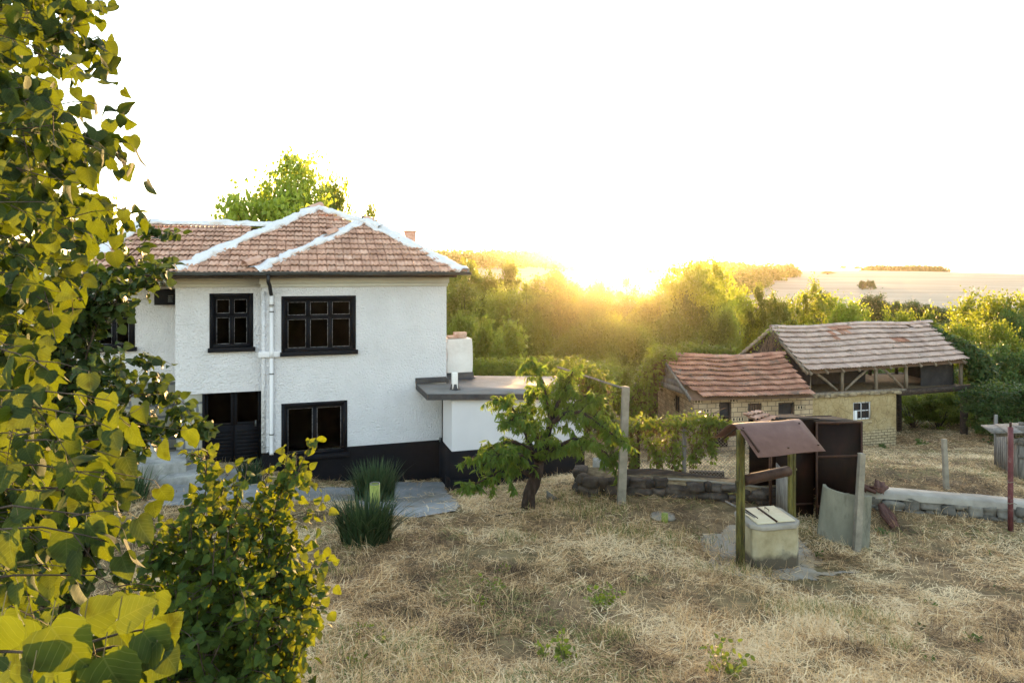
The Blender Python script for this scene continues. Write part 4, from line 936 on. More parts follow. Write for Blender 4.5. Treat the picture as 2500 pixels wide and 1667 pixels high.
# ------------------------------------------------------------------ brick shed and hay barn
def hollowbrick():
    m,nt,out=newmat('hollow brick'); L=nt.links
    b=N(nt,'ShaderNodeBsdfPrincipled'); b.inputs['Roughness'].default_value=.9
    tc=N(nt,'ShaderNodeUVMap')
    def brick(c1,c2,mo,ms,w=.33,h=.17):
        br=N(nt,'ShaderNodeTexBrick'); br.inputs['Scale'].default_value=1; br.inputs['Brick Width'].default_value=w; br.inputs['Row Height'].default_value=h; br.inputs['Mortar Size'].default_value=ms
        br.inputs['Color1'].default_value=(*c1,1); br.inputs['Color2'].default_value=(*c2,1); br.inputs['Mortar'].default_value=(*mo,1); br.inputs['Bias'].default_value=0; L.new(tc.outputs[0],br.inputs[0]); return br
    br=brick((.36,.265,.17),(.48,.385,.265),(.12,.09,.065),.012)
    sel=brick((0,0,0),(1,1,1),(0,0,0),.035)
    # dark slots of the hollow blocks on some bricks
    sx=N(nt,'ShaderNodeSeparateXYZ'); L.new(tc.outputs[0],sx.inputs[0])
    ml=N(nt,'ShaderNodeMath',operation='MULTIPLY'); ml.inputs[1].default_value=9.1; L.new(sx.outputs[0],ml.inputs[0])
    fr=N(nt,'ShaderNodeMath',operation='FRACT'); L.new(ml.outputs[0],fr.inputs[0])
    gt=N(nt,'ShaderNodeMath',operation='GREATER_THAN'); gt.inputs[1].default_value=.5; L.new(fr.outputs[0],gt.inputs[0])
    g2=N(nt,'ShaderNodeMath',operation='GREATER_THAN'); g2.inputs[1].default_value=.70; L.new(sel.outputs[0],g2.inputs[0])
    mm=N(nt,'ShaderNodeMath',operation='MULTIPLY'); L.new(gt.outputs[0],mm.inputs[0]); L.new(g2.outputs[0],mm.inputs[1])
    no=N(nt,'ShaderNodeTexNoise'); no.inputs['Scale'].default_value=2.2; no.inputs['Detail'].default_value=8; L.new(tc.outputs[0],no.inputs['Vector'])
    rp=ramp(nt,[(.3,(.75,.72,.7)),(.7,(1.15,1.12,1.08))]); L.new(no.outputs[0],rp.inputs[0])
    q0=N(nt,'ShaderNodeMix',data_type='RGBA',blend_type='MULTIPLY'); q0.inputs[0].default_value=1; L.new(br.outputs[0],q0.inputs[6]); L.new(rp.outputs[0],q0.inputs[7])
    q=N(nt,'ShaderNodeMix',data_type='RGBA'); L.new(mm.outputs[0],q.inputs[0]); L.new(q0.outputs[2],q.inputs[6]); q.inputs[7].default_value=(.03,.022,.016,1)
    L.new(q.outputs[2],b.inputs['Base Color'])
    bp_=N(nt,'ShaderNodeBump'); bp_.invert=True; bp_.inputs['Strength'].default_value=.7; bp_.inputs['Distance'].default_value=.02; L.new(br.outputs[1],bp_.inputs['Height']); L.new(bp_.outputs[0],b.inputs['Normal'])
    L.new(b.outputs[0],out.inputs[0]); return m
def adobe():
    m,nt,out=newmat('yellow clay render over mud brick'); L=nt.links
    b=N(nt,'ShaderNodeBsdfPrincipled'); b.inputs['Roughness'].default_value=.95
    tc=N(nt,'ShaderNodeUVMap'); sx=N(nt,'ShaderNodeSeparateXYZ'); L.new(tc.outputs[0],sx.inputs[0])
    no=N(nt,'ShaderNodeTexNoise'); no.inputs['Scale'].default_value=2.0; no.inputs['Detail'].default_value=9; no.inputs['Roughness'].default_value=.65; L.new(tc.outputs[0],no.inputs['Vector'])
    rp=ramp(nt,[(.3,(.25,.175,.08)),(.5,(.36,.27,.135)),(.7,(.44,.35,.20))]); L.new(no.outputs[0],rp.inputs[0])
    br=N(nt,'ShaderNodeTexBrick'); br.inputs['Scale'].default_value=1; br.inputs['Brick Width'].default_value=.27; br.inputs['Row Height'].default_value=.105; br.inputs['Mortar Size'].default_value=.012
    br.inputs['Color1'].default_value=(.40,.315,.18,1); br.inputs['Color2'].default_value=(.46,.37,.23,1); br.inputs['Mortar'].default_value=(.10,.075,.04,1); L.new(tc.outputs[0],br.inputs[0])
    n2=N(nt,'ShaderNodeTexNoise'); n2.inputs['Scale'].default_value=1.3; n2.inputs['Detail'].default_value=6; L.new(tc.outputs[0],n2.inputs['Vector'])
    ad=N(nt,'ShaderNodeMath',operation='MULTIPLY_ADD'); ad.inputs[1].default_value=.8; L.new(n2.outputs[0],ad.inputs[0]); L.new(sx.outputs[1],ad.inputs[2])
    mr=N(nt,'ShaderNodeMapRange'); mr.inputs[1].default_value=1.55; mr.inputs[2].default_value=1.35; L.new(ad.outputs[0],mr.inputs[0])
    vo=N(nt,'ShaderNodeTexVoronoi',feature='DISTANCE_TO_EDGE'); vo.inputs['Scale'].default_value=4.5; L.new(tc.outputs[0],vo.inputs['Vector'])
    cr=N(nt,'ShaderNodeMapRange'); cr.inputs[1].default_value=.05; cr.inputs[2].default_value=.0; L.new(vo.outputs['Distance'],cr.inputs[0])
    cm=N(nt,'ShaderNodeMath',operation='MULTIPLY'); L.new(cr.outputs[0],cm.inputs[0]); L.new(n2.outputs[0],cm.inputs[1])
    q=N(nt,'ShaderNodeMix',data_type='RGBA'); L.new(mr.outputs[0],q.inputs[0]); L.new(rp.outputs[0],q.inputs[6]); L.new(br.outputs[0],q.inputs[7])
    q2=N(nt,'ShaderNodeMix',data_type='RGBA'); L.new(cm.outputs[0],q2.inputs[0]); L.new(q.outputs[2],q2.inputs[6]); q2.inputs[7].default_value=(.07,.05,.03,1)
    L.new(q2.outputs[2],b.inputs['Base Color'])
    bp_=N(nt,'ShaderNodeBump'); bp_.inputs['Strength'].default_value=.7; bp_.inputs['Distance'].default_value=.04; L.new(no.outputs[0],bp_.inputs['Height']); L.new(bp_.outputs[0],b.inputs['Normal'])
    L.new(b.outputs[0],out.inputs[0]); return m
M['rubble']=pbr('clay rubble',[(.3,(.12,.09,.055)),(.5,(.21,.165,.105)),(.7,(.30,.25,.17))],5,9,.95,.6,30,tint=.3)
M['hollow']=hollowbrick(); M['adobe']=adobe()
M['greytile']=pbr('lichen grey roof tile',[(.25,(.27,.195,.17)),(.5,(.42,.32,.285)),(.75,(.53,.43,.39))],2.4,9,.9,.3,50,tint=.16,stain=((.10,.085,.065),2.4,.55,.70))
M['redtile']=pbr('old red roof tile',[(.25,(.20,.09,.062)),(.5,(.34,.175,.125)),(.75,(.45,.28,.215))],2.6,9,.9,.3,50,tint=.2,stain=((.13,.115,.10),1.8,.53,.68))
M['timber']=pbr('bare barn timber',[(.3,(.10,.078,.058)),(.5,(.19,.155,.12)),(.7,(.29,.245,.20))],3,10,.9,.5,30,stretch=(3,3,.5))
M['board']=pbr('black tarred boards',[(.3,(.015,.014,.016)),(.6,(.035,.032,.034)),(.75,(.06,.052,.05))],3,9,.8,.3,30)
M['doorwood']=pbr('brown plank door',[(.3,(.035,.024,.02)),(.6,(.08,.058,.048)),(.75,(.13,.10,.085))],4,9,.85,.5,30,stretch=(5,5,.6))
M['hay']=pbr('old hay',[(.3,(.035,.025,.016)),(.6,(.085,.062,.037)),(.75,(.14,.11,.065))],9,10,.95,.8,30)
M['whiteboard']=pbr('white painted board',[(.3,(.66,.66,.68)),(.7,(.78,.78,.80))],3,5,.7)
def wallq(mb,a,b,z0a,z0b,z1a,z1b,holes=(),dep=.18,back=None,tint=.5):
    """upright wall from a to b (plan points) with openings (s0,s1,z0,z1), uv in metres"""
    a=np.array(a,float); b=np.array(b,float); L=np.linalg.norm(b-a); d=(b-a)/L; n=np.array([-d[1],d[0]])
    ss=sorted({0,L,*[h[0] for h in holes],*[h[1] for h in holes]})
    def zt(s): return z1a+(z1b-z1a)*s/L
    def zb(s): return z0a+(z0b-z0a)*s/L
    zs=sorted({*[h[2] for h in holes],*[h[3] for h in holes]})
    def pt(s,z,o=0): q=a+d*s+n*o; return (q[0],q[1],z)
    def face(p,uv): mb.add(p,[(0,1,2,3)],tint,uv)
    for s0,s1 in zip(ss,ss[1:]):
        m=(s0+s1)/2; hs=[h for h in holes if h[0]<m<h[1]]
        segs=[]; cur=None
        cuts=sorted(hs,key=lambda h:h[2]); lo=('b',None)
        prev=None
        for h in cuts:
            face([pt(s0,zb(s0) if prev is None else prev),pt(s1,zb(s1) if prev is None else prev),pt(s1,h[2]),pt(s0,h[2])],[(s0,(0 if prev is None else prev-z0a)),(s1,(0 if prev is None else prev-z0a)),(s1,h[2]-z0a),(s0,h[2]-z0a)]); prev=h[3]
        face([pt(s0,zb(s0) if prev is None else prev),pt(s1,zb(s1) if prev is None else prev),pt(s1,zt(s1)),pt(s0,zt(s0))],[(s0,0 if prev is None else prev-z0a),(s1,0 if prev is None else prev-z0a),(s1,zt(s1)-z0a),(s0,zt(s0)-z0a)])
    for h in holes:
        for p,q in (((h[0],h[2]),(h[0],h[3])),((h[1],h[3]),(h[1],h[2])),((h[0],h[3]),(h[1],h[3])),((h[1],h[2]),(h[0],h[2]))):
            face([pt(*p),pt(*q),pt(*q,dep),pt(*p,dep)],[(p[0],p[1]-z0a),(q[0],q[1]-z0a),(q[0]+.1,q[1]-z0a+.1),(p[0]+.1,p[1]-z0a+.1)])
    return lambda s,z,o=0: np.array(pt(s,z,o))
# ---- brick shed
eL=P(1688,973,23.6); eR=P(1990,966,24.25); rL=P(1616,868,25.9); rR=P(1905,866,26.35)
A_=P(1694,1000,23.95)[:2]; B_=P(1984,1000,24.75)[:2]; C_=P(1606,1000,28.3)[:2]; D_=B_+(C_-A_)
og=np.array([A_[0],A_[1],float(H(*A_))]); sh=tag(empty('brick_shed',tuple(og)),'low hollow brick shed with sagging red tile roof and plank door','shed')
l3=lambda p: np.array(p,float)-og
g0=og[2]-.5
mb=MB()
def S(px): return np.linalg.norm(P(px,1000,23.95+(24.75-23.95)*(px-1694)/290)[:2]-A_)
def Zs(py,px): return EZ-(py-HY)/F*(23.95+.8*(px-1694)/290)
Lw=np.linalg.norm(B_-A_)
holes=[(S(1756),S(1786),Zs(1042,1770),Zs(981,1770)),(S(1826),S(1860),Zs(1085,1843),Zs(984,1843)),(S(1900),S(1940),Zs(1040,1920),Zs(982,1920))]
holes_l=[(h[0],h[1],h[2]-og[2],h[3]-og[2]) for h in holes]
top0=eL[2]+.02-og[2]; 
ptf=wallq(mb,A_-og[:2],B_-og[:2],-.5,-.5,eL[2]+.05-og[2],eR[2]+.08-og[2],holes_l)
Lg=np.linalg.norm(C_-A_)
gh=[(Lg-(np.linalg.norm(P(1650,1,26)[:2]-C_)*0+Lg*.42),Lg-Lg*.28,EZ-5.45-og[2],EZ-4.75-og[2])]
ptg=wallq(mb,C_-og[:2],A_-og[:2],-.5,-.5,eL[2]+.05-og[2],eL[2]+.05-og[2],[(Lg*.50,Lg*.64,EZ-5.35-og[2],EZ-4.72-og[2])])
wallq(mb,D_-og[:2],C_-og[:2],-.5,-.5,eL[2]-og[2],eL[2]-og[2]); wallq(mb,B_-og[:2],D_-og[:2],-.5,-.5,eR[2]-og[2],eR[2]-og[2])
wl_=mb.build('wall',M['hollow'],sh)
mb=MB()
def fill(pt,h,o,mb): mb.add([pt(h[0],h[2],o),pt(h[1],h[2],o),pt(h[1],h[3],o),pt(h[0],h[3],o)],[(0,1,2,3)])
def frm(mb,pt,h,o,t=.06,dp=.05):
    s0,s1,z0,z1=h
    for a,b in (((s0+t/2,z0),(s0+t/2,z1)),((s1-t/2,z0),(s1-t/2,z1)),((s0+t,z1-t/2),(s1-t,z1-t/2)),((s0+t,z0+t/2),(s1-t,z0+t/2))):
        mb.bar(pt(*a,o),pt(*b,o),t,dp,up=(pt(0,0,1)-pt(0,0,0)))
for i,h in enumerate(holes_l):
    m1=MB(); frm(m1,ptf,h,.08,.055 if i!=1 else .07)
    if i==1:
        for k in range(4):
            s0=h[0]+.07+(h[1]-h[0]-.14)*k/4; s1=s0+(h[1]-h[0]-.14)/4-.006; m1.add([ptf(s0,h[2],.1),ptf(s1,h[2],.1),ptf(s1,h[3]-.07,.1),ptf(s0,h[3]-.07,.1)],[(0,1,2,3)])
        m1.build('door',M['doorwood'],sh)
    else:
        if i==0: m1.bar(ptf((h[0]),(h[2]*.6+h[3]*.4),.08),ptf(h[1],(h[2]*.6+h[3]*.4),.08),.04,.04)
        wn=m1.build('window',M['doorwood'],sh); m2=MB(); fill(ptf,h,.13,m2); m2.build('pane',M['board'],wn)
m1=MB(); h=(Lg*.50,Lg*.64,EZ-5.35-og[2],EZ-4.72-og[2]); frm(m1,ptg,h,.07,.05); wn=m1.build('window',M['doorwood'],sh); m2=MB(); fill(ptg,h,.12,m2); m2.build('pane',M['board'],wn)
# a rusty sheet leaning under the first window
m1=MB(); s0=S(1732); s1=S(1768); z_=Zs(1045,1750)-og[2]; m1.hexa([ptf(s0,z_-.6,-.28),ptf(s1,z_-.6,-.28),ptf(s1,z_-.6,-.25),ptf(s0,z_-.6,-.25)],[ptf(s0,z_+.38,-.06),ptf(s1,z_+.40,-.06),ptf(s1,z_+.40,-.03),ptf(s0,z_+.38,-.03)])
o=m1.build('metal_sheet',M['rust']); o.location=og; tag(o,'rusty metal sheet leaning below the brick shed window','metal sheet')
sag=lambda u,s: -.13*np.sin(np.pi*np.clip(u,0,1))*(s*.8+.2)-.03*np.sin(u*17)*s
mb=MB(); dn=np.array([0,0,-.07]); bk=lambda r,e: np.array([2*r[0]-e[0],2*r[1]-e[1],e[2]])
mb.add([l3(eL)+dn,l3(eR)+dn,l3(rR)+dn-[0,0,.16],l3(rL)+dn-[0,0,.12],l3(bk(rR,eR))+dn,l3(bk(rL,eL))+dn],[(0,1,2,3),(3,2,4,5)])
rf=mb.build('roof',M['deck'],sh)
mb=MB(); tile_patch(mb,l3(eL),l3(eR),l3(rR),l3(rL),.20,.30,sag=sag,skip=lambda u,s: u+s*.2<.10 and s<.30 and s<.3-(u*2.0),amp=.03,lift=.115)
tile_patch(mb,l3(bk(rR,eR)),l3(bk(rL,eL)),l3(rL),l3(rR),.20,.30,sag=lambda u,s:sag(1-u,s),amp=.03,lift=.06)
mb.build('roof_tiles',M['redtile'],rf)
b=MB()
for k in np.linspace(0,.97,15):
    p=l3(rL+(rR-rL)*k); q=l3(rL+(rR-rL)*(k+.07)); s_=np.array([0,0,.04-.13*math.sin(math.pi*k)+rng.uniform(-.01,.02)]); halftile(p+s_,q+s_,.11)
b.build('ridge_tile',M['redtile'],rf)
mb=MB(); 
for r0,e0_ in ((rL,eL),):
    mb.bar(l3(e0_)+[-.03,0,-.05],l3(r0)+[-.03,0,-.05],.04,.14); mb.bar(l3(bk(rL,eL))+[-.03,0,-.05],l3(r0)+[-.03,0,-.05],.04,.14)
for k in range(4): mb.bar(l3(eL)+np.array([-.02,.5+k*.3,.12+.2*k]),l3(bk(rL,eL))+np.array([0,-.5-k*.3,.12+.2*k]),.03,.2)
mb.build('gable_boards',M['oldwood'],rf)
# ---- hay barn
eL=P(1973,908,25.0); eR=P(2364,880,27.0); rL=P(1881,802,27.35); rR=P(2263,788,29.35)
A_=P(1978,1000,25.35)[:2]; B_=P(2188,1000,26.4)[:2]; ad=unit(B_-A_); an_=np.array([-ad[1],ad[0]]); A2=A_+an_*3.6; B2=B_+an_*3.6
og=np.array([A_[0],A_[1],float(H(*A_))]); ba=tag(empty('hay_barn',tuple(og)),'tall yellow clay barn with open timber hayloft and grey tile roof','barn')
zf=EZ-(965-HY)/F*25.35-og[2]; zfR=EZ-(948-HY)/F*27.2-og[2]
mb=MB(); Lb=np.linalg.norm(B_-A_)
def SB(px): 
    dx=(px-CX)/F; t=(dx*A_[1]-A_[0])/(ad[0]-dx*ad[1]); return t
def ZB(py,px): return EZ-(py-HY)/F*(A_+ad*SB(px))[1]-og[2]
wh=(SB(2083),SB(2126),ZB(1024,2105),ZB(981,2105))
ptb=wallq(mb,A_-og[:2],B_-og[:2],-.6,-.6,zf,zf+.02,[wh])
wallq(mb,B_-og[:2],B2-og[:2],-.6,-.6,zf+.02,zf); wallq(mb,A2-og[:2],A_-og[:2],-.6,-.6,zf,zf); wallq(mb,B2-og[:2],A2-og[:2],-.6,-.6,zf,zf)
mb.build('wall',M['adobe'],ba)
m1=MB(); frm(m1,ptb,wh,.05,.045,.04); sm=(wh[0]+wh[1])/2; zm=(wh[2]+wh[3])/2
m1.bar(ptb(sm,wh[2]+.04,.05),ptb(sm,wh[3]-.04,.05),.03,.03,up=ptb(0,0,1)-ptb(0,0,0)); m1.bar(ptb(wh[0]+.04,zm,.05),ptb(sm-.016,zm,.05),.03,.03); m1.bar(ptb(sm+.016,zm,.05),ptb(wh[1]-.04,zm,.05),.03,.03)
wn=m1.build('window',M['whiteboard'],ba); m2=MB(); fill(ptb,wh,.1,m2); m2.build('pane',M['board'],wn)
m2=MB(); m2.add([ptb(wh[0]-.02,wh[2]-.02,.02),ptb(wh[0]+.2,wh[2]-.02,.02),ptb(wh[0]+.2,zm,.02),ptb(wh[0]-.02,zm,.02)],[(0,1,2,3)]); m2.build('shutter_board',M['whiteboard'],wn)
m2=MB()
for k in range(5): x=wh[0]+.06+(wh[1]-wh[0]-.12)*k/4; m2.tube([ptb(x,wh[2],.02),ptb(x,wh[3],.02)],.007,5)
m2.build('grille',M['rustbar'],wn)
m2=MB(); m2.add([ptb(SB(2075),wh[2]-.16,-.02),ptb(SB(2128),wh[2]-.16,-.02),ptb(SB(2128),wh[2]-.03,-.02),ptb(SB(2075),wh[2]-.03,-.02)],[(0,1,2,3)],.5,[(0,0),(.3,0),(.3,.1),(0,.1)]); m2.build('sill',M['adobe'],wn)
# rubble course on the wall head
mb=MB(); s=0.0
while s<Lb:
    w_=rng.uniform(.18,.4); V,Fs=stone_V(w_,.3,rng.uniform(.1,.2),int(rng.integers(1e6))); q=ptb(s+w_/2,zf-.04,.06); a=math.atan2(ad[1],ad[0]); Rm=np.array([[math.cos(a),-math.sin(a),0],[math.sin(a),math.cos(a),0],[0,0,1]]); mb.add(V@Rm.T+q,Fs,rng.random()+.6); s+=w_
mb.build('rubble_course',M['rubble'],ba)
Se=SB(2362)
def lp(s,z,o): return ptb(s,z,o)
def zfl(s): return zf+.02+(zfR-zf)*max(0,(s-0)/Se)
mb=MB(); mb.hexa([lp(-.1,zfl(0)-.02,.12),lp(Se,zfl(Se)-.02,.12),lp(Se,zfl(Se)-.02,3.5),lp(-.1,zfl(0)-.02,3.5)],[lp(-.1,zfl(0)+.06,.12),lp(Se,zfl(Se)+.06,.12),lp(Se,zfl(Se)+.06,3.5),lp(-.1,zfl(0)+.06,3.5)]); mb.build('loft_floor',M['hay'],ba)
mb=MB(); mb.bar(lp(-.25,zfl(0)+.0,.02),lp(SB(2210),zfl(SB(2210)),.02),.2,.13); mb.build('loft_beam',M['timber'],ba)
mb=MB(); mb.bar(lp(SB(2193),zfl(SB(2193))-.09,.02),lp(Se+.25,zfl(Se)-.0,.02),.2,.2); mb.build('loft_beam',M['darkwood'],ba)
mb=MB(); mb.bar(lp(SB(2193),zfl(SB(2193))-.1,3.4),lp(Se+.2,zfl(Se)-.0,3.4),.2,.2); mb.build('loft_beam',M['darkwood'],ba)
def zev(s,o):
    k=s/Se; e=eL[2]*(1-k)+eR[2]*k-og[2]; return e+.55*min(o,1.9)-.10
for px in (1980,2060,2143,2217,2351):
    s=SB(px); mb=MB(); mb.bar(lp(s,zfl(s)+.06,.1),lp(s+rng.uniform(-.03,.03),zev(s,.1)+.12,.1),.105,.105,up=(0,1,0)); mb.build('loft_post',M['timber'],ba)
for px,o in ((2240,3.3),(2282,3.3),(2170,3.3),(2020,3.3),(2352,3.3)):
    s=SB(px); mb=MB(); mb.bar(lp(s,zfl(s)+.06,o),lp(s,zev(s,.1)+.3,o),.11,.11,up=(0,1,0)); mb.build('loft_post',M['darkwood'],ba)
for p0,p1 in ((1990,2048),(2130,2068),(2155,2208)):
    s0,s1=SB(p0),SB(p1); up0=p0 in (1990,2130,2155); mb=MB(); mb.tube([lp(s0,zev(s0,.1)+.0,.1),lp((s0+s1)/2,(zev(s0,.1)+zfl(s1)+.1)/2+.03,.1),lp(s1,zfl(s1)+.1,.1)],[.045,.05,.045],7,jit=.08); mb.build('brace',M['timber'],ba)
mb=MB(); s=SB(2358); mb.bar(lp(s+.12,-2.3,.25),lp(s+.05,zfl(s)-.08,.1),.2,.2,up=(0,1,0)); mb.build('support_post',M['darkwood'],ba)
mb=MB(); mb.bar(lp(s+.12,-2.3,3.4),lp(s+.05,zfl(s)-.08,3.4),.2,.2,up=(0,1,0)); mb.build('support_post',M['darkwood'],ba)
mb=MB(); mb.add([lp(SB(2266),zfl(SB(2266))+.02,.35),lp(SB(2345),zfl(SB(2345))+.02,.35),lp(SB(2345),zev(SB(2345),.35)+.1,.35),lp(SB(2266),zev(SB(2266),.35)+.1,.35)],[(0,1,2,3)]); mb.add([lp(SB(2345)+.05,zfl(SB(2345))+.02,.35),lp(Se-.05,zfl(Se)+.02,3.0),lp(Se-.05,zev(Se,.35)+.4,3.0),lp(SB(2345)+.05,zev(SB(2345),.35)+.1,.35)],[(0,1,2,3)])
mb.build('board_panel',M['board'],ba)
mb=MB(); mb.add([lp(0,zfl(0),1.7),lp(SB(2195),zfl(SB(2195)),1.7),lp(SB(2195),zev(0,1.2)+.3,1.7),lp(0,zev(0,1.2)+.3,1.7)],[(0,1,2,3)])
gl_=[l3_ for l3_ in ()]
lb=lambda p: np.array(p,float)-og
bkL=bk(rL,eL); bkR=bk(rR,eR)
e1=np.array([.12*ad[0],.12*ad[1],0])
mb.add([lp(.02,zf-.2,.1),lb(eL)+e1+[0,0,-.1],lb(rL)+e1+[0,0,-.12],lb(bkL)+e1+[0,0,-.1],lp(.02,zf-.2,3.5)],[(0,1,2,3,4)])
mb.build('gable_wall',M['board'],ba)
mb=MB(); dn=np.array([0,0,-.08])
mb.add([lb(eL)+dn,lb(eR)+dn,lb(rR)+dn,lb(rL)+dn,lb(bkR)+dn,lb(bkL)+dn],[(0,1,2,3),(3,2,4,5)]); rf=mb.build('roof',M['deck'],ba)
mb=MB(); sagb=lambda u,s:-.05*np.sin(u*9)*s-.04*np.sin(np.pi*np.clip(u,0,1))
holes_=lambda u,s: (abs(u-.46)<.02 and abs(s-.93)<.06) or (abs(u-.86)<.02 and abs(s-.9)<.05)
red=lambda u,s: .75 if (.38<u<.52 and s>.72 and s-.72>abs(u-.46)*1.5) else .03
class _:pass
tile_patch(mb,lb(eL),lb(eR),lb(rR),lb(rL),.235,.335,sag=sagb,skip=holes_,amp=.036,lift=.115)
tile_patch(mb,lb(bkR),lb(bkL),lb(rL),lb(rR),.235,.335,sag=lambda u,s:sagb(1-u,s),amp=.032)
mb.build('roof_tiles',M['greytile'],rf)
# newer red tiles let into the grey slope
nc=max(1,int(round(np.linalg.norm((eR-eL)+(rR-rL))/2/.235))); nr=max(1,int(round(np.linalg.norm((rL-eL)+(rR-eR))/2/.335)))
for okr in ({(11,nr-1),(12,nr-1),(13,nr-1),(12,nr-2),(13,nr-2),(14,nr-1),(10,nr-2),(10,nr-3)},{(21,4),(22,4),(23,4)}):
    mb=MB(); tile_patch(mb,lb(eL)+[0,0,.012],lb(eR)+[0,0,.012],lb(rR)+[0,0,.012],lb(rL)+[0,0,.012],.235,.335,sag=sagb,skip=lambda u,s:(int(u*nc),int(s*nr)) not in okr,amp=.036,lift=.115)
    mb.build('red_tile_patch',M['redtile'],rf)
b=MB()
for okr in ({(11,8),(12,8),(13,8),(12,7),(13,7),(14,8),(10,7),(10,6)},{(21,4),(22,4),(23,4)}):
  pass
nc=max(1,int(round(np.linalg.norm((eR-eL)+(rR-rL))/2/.235))); nr=max(1,int(round(np.linalg.norm((rL-eL)+(rR-eR))/2/.335)))
tile_patch(mb,lb(eL)+[0,0,.012],lb(eR)+[0,0,.012],lb(rR)+[0,0,.012],lb(rL)+[0,0,.012],.235,.335,sag=sagb,skip=lambda u,s:(int(u*nc),int(s*nr)) not in okr,amp=.036,lift=.115)
mb.build('red_tile_patch',M['redtile'],rf)
b=MB()
for k in np.linspace(0,.985,24):
    p=lb(rL+(rR-rL)*k); q=lb(rL+(rR-rL)*(k+.045)); s_=np.array([0,0,.05-.04*math.sin(math.pi*k)-.05*math.sin(k*9)+rng.uniform(-.01,.015)]); halftile(p+s_,q+s_,.10)
b.build('ridge_tile',M['greytile'],rf)
mb=MB(); mb.bar(lb(eL)+[-.02,0,-.06],lb(rL)+[-.02,0,-.06],.04,.13); mb.bar(lb(bkL)+[-.02,0,-.06],lb(rL)+[-.02,0,-.06],.04,.13)
for k in np.linspace(.02,.98,11):
    p=lb(eL+(eR-eL)*k)+dn*1.3; q=lb(rL+(rR-rL)*k)+dn*1.3; mb.bar(p,q,.07,.09)
mb.bar(lb(eL)+np.array([*(an_*.3),.02]),lb(eR)+np.array([*(an_*.3),.02]),.1,.12)
mb.build('rafter',M['timber'],rf)
# ------------------------------------------------------------------ leaf shapes (x across, y from stalk to tip, z up), triangles, uv
def leaf_shape(half, n, fold=.25, droop=.2, serr=0.0, cup=0.0):
    """half(t): half width at t; a strip of left edge, midrib, right edge"""
    t=np.linspace(0,1,n); w=np.array([half(x) for x in t])
    V=[];U=[]
    for i,(a,b) in enumerate(zip(t,w)):
        s=1+(serr if i%2 else -serr)*(0 if i in (0,n-1) else 1)
        z=-droop*a*a
        for x in (-1,-.5,0,.5,1):
            V.append((x*b*s if abs(x)==1 else x*b,a,z+abs(x)*b*fold-cup*(x*b)**2+.022*math.sin(9*a+4*x)*abs(x))); U.append((x*b,a))
    Fs=[]
    for i in range(n-1):
        for k in range(4):
            p=i*5+k; Fs+= [(p,p+1,p+6),(p,p+6,p+5)]
    return np.array(V),np.array(Fs),np.array(U)
def heart(t): # linden leaf: broad, heart-shaped base, short point
    return .50*math.sin(math.pi*min(1,(t*.97+.03))**.62)**.80*(1-.10*t) if t<.93 else .50*math.sin(math.pi*(t*.97+.03)**.62)**.80*.8
LINDEN=leaf_shape(heart,15,.30,.30,.028,.30); LINDEN[0][:,1]-=.0
# pull the two basal lobes back past the stalk
_b=LINDEN[0]; k_=(np.abs(_b[:,0])>.05)&(_b[:,1]<.3); _b[k_,1]-=.16*np.minimum(1,np.abs(_b[k_,0])/.35)*(1-_b[k_,1]/.3)
def lobes(T):
    b=T[0]; k=(np.abs(b[:,0])>.05)&(b[:,1]<.3); b[k,1]-=.16*np.minimum(1,np.abs(b[k,0])/.35)*(1-b[k,1]/.3); return T
LINDEN2=lobes(leaf_shape(heart,15,.62,.30,.03,.5)); LINDEN3=lobes(leaf_shape(heart,13,-.28,.42,.03,-.35))
LINDEN_S2=leaf_shape(heart,7,.6,.35,.0,.4)
LINDEN_S=leaf_shape(heart,7,.18,.18,.0,.2)
OVAL=leaf_shape(lambda t:.33*math.sin(math.pi*t**.85)**.8,6,.2,.2)
LANCE=leaf_shape(lambda t:.105*math.sin(math.pi*t**.8)**.75+.004,8,.35,.42)
_q=np.array([(-.32,.35,.06),(0,0,0),(.32,.35,.06),(0,1,-.1),(0,.45,0)]); DIAMOND=(_q,np.array([(1,4,0),(1,2,4),(4,2,3),(0,4,3)]),_q[:,:2].copy())
_q2=np.array([(-.4,.4,.05),(0,0,0),(.4,.4,.05),(0,1,-.08)]); SPECK=(_q2,np.array([(0,1,2),(0,2,3)]),_q2[:,:2].copy())

M['bark']=pbr('dark bark',[(.3,(.025,.018,.014)),(.5,(.06,.045,.035)),(.7,(.12,.095,.075))],6,10,.95,.8,25,stretch=(2,2,.5),bdist=.02)
M['peachbark']=pbr('peach bark',[(.3,(.010,.006,.005)),(.5,(.024,.015,.012)),(.7,(.055,.04,.034))],7,10,.9,.8,22,stretch=(2,2,.6),bdist=.02)
M['twig']=pbr('green brown twig',[(.3,(.09,.075,.035)),(.7,(.20,.17,.08))],6,6,.8)
M['linden']=leafmat('linden leaf',(.011,.027,.012),(.032,.058,.018),(.115,.150,.003),veins=.30,tr=.38,brown=(.30,.19,.06),rough=.8)
M['shrubleaf']=leafmat('shrub leaf',(.014,.034,.012),(.045,.085,.022),(.06,.09,.008),veins=.3,tr=.42)
M['hazelleaf']=leafmat('hazel leaf',(.018,.048,.012),(.055,.105,.02),(.15,.18,.005),veins=.3,tr=.42,rough=.75)
M['peachleaf']=leafmat('peach leaf',(.055,.115,.022),(.15,.25,.045),(.30,.42,.035),tr=.42)
M['vineleaf']=leafmat('vine leaf',(.04,.075,.018),(.11,.16,.03),(.30,.36,.03),tr=.42,brown=(.105,.075,.032))
M['ivyleaf']=leafmat('creeper leaf',(.022,.05,.014),(.055,.10,.025),(.14,.22,.02),tr=.35)
M['olive']=leafmat('willowy shrub leaf',(.055,.085,.02),(.17,.215,.05),(.34,.40,.045),tr=.45)
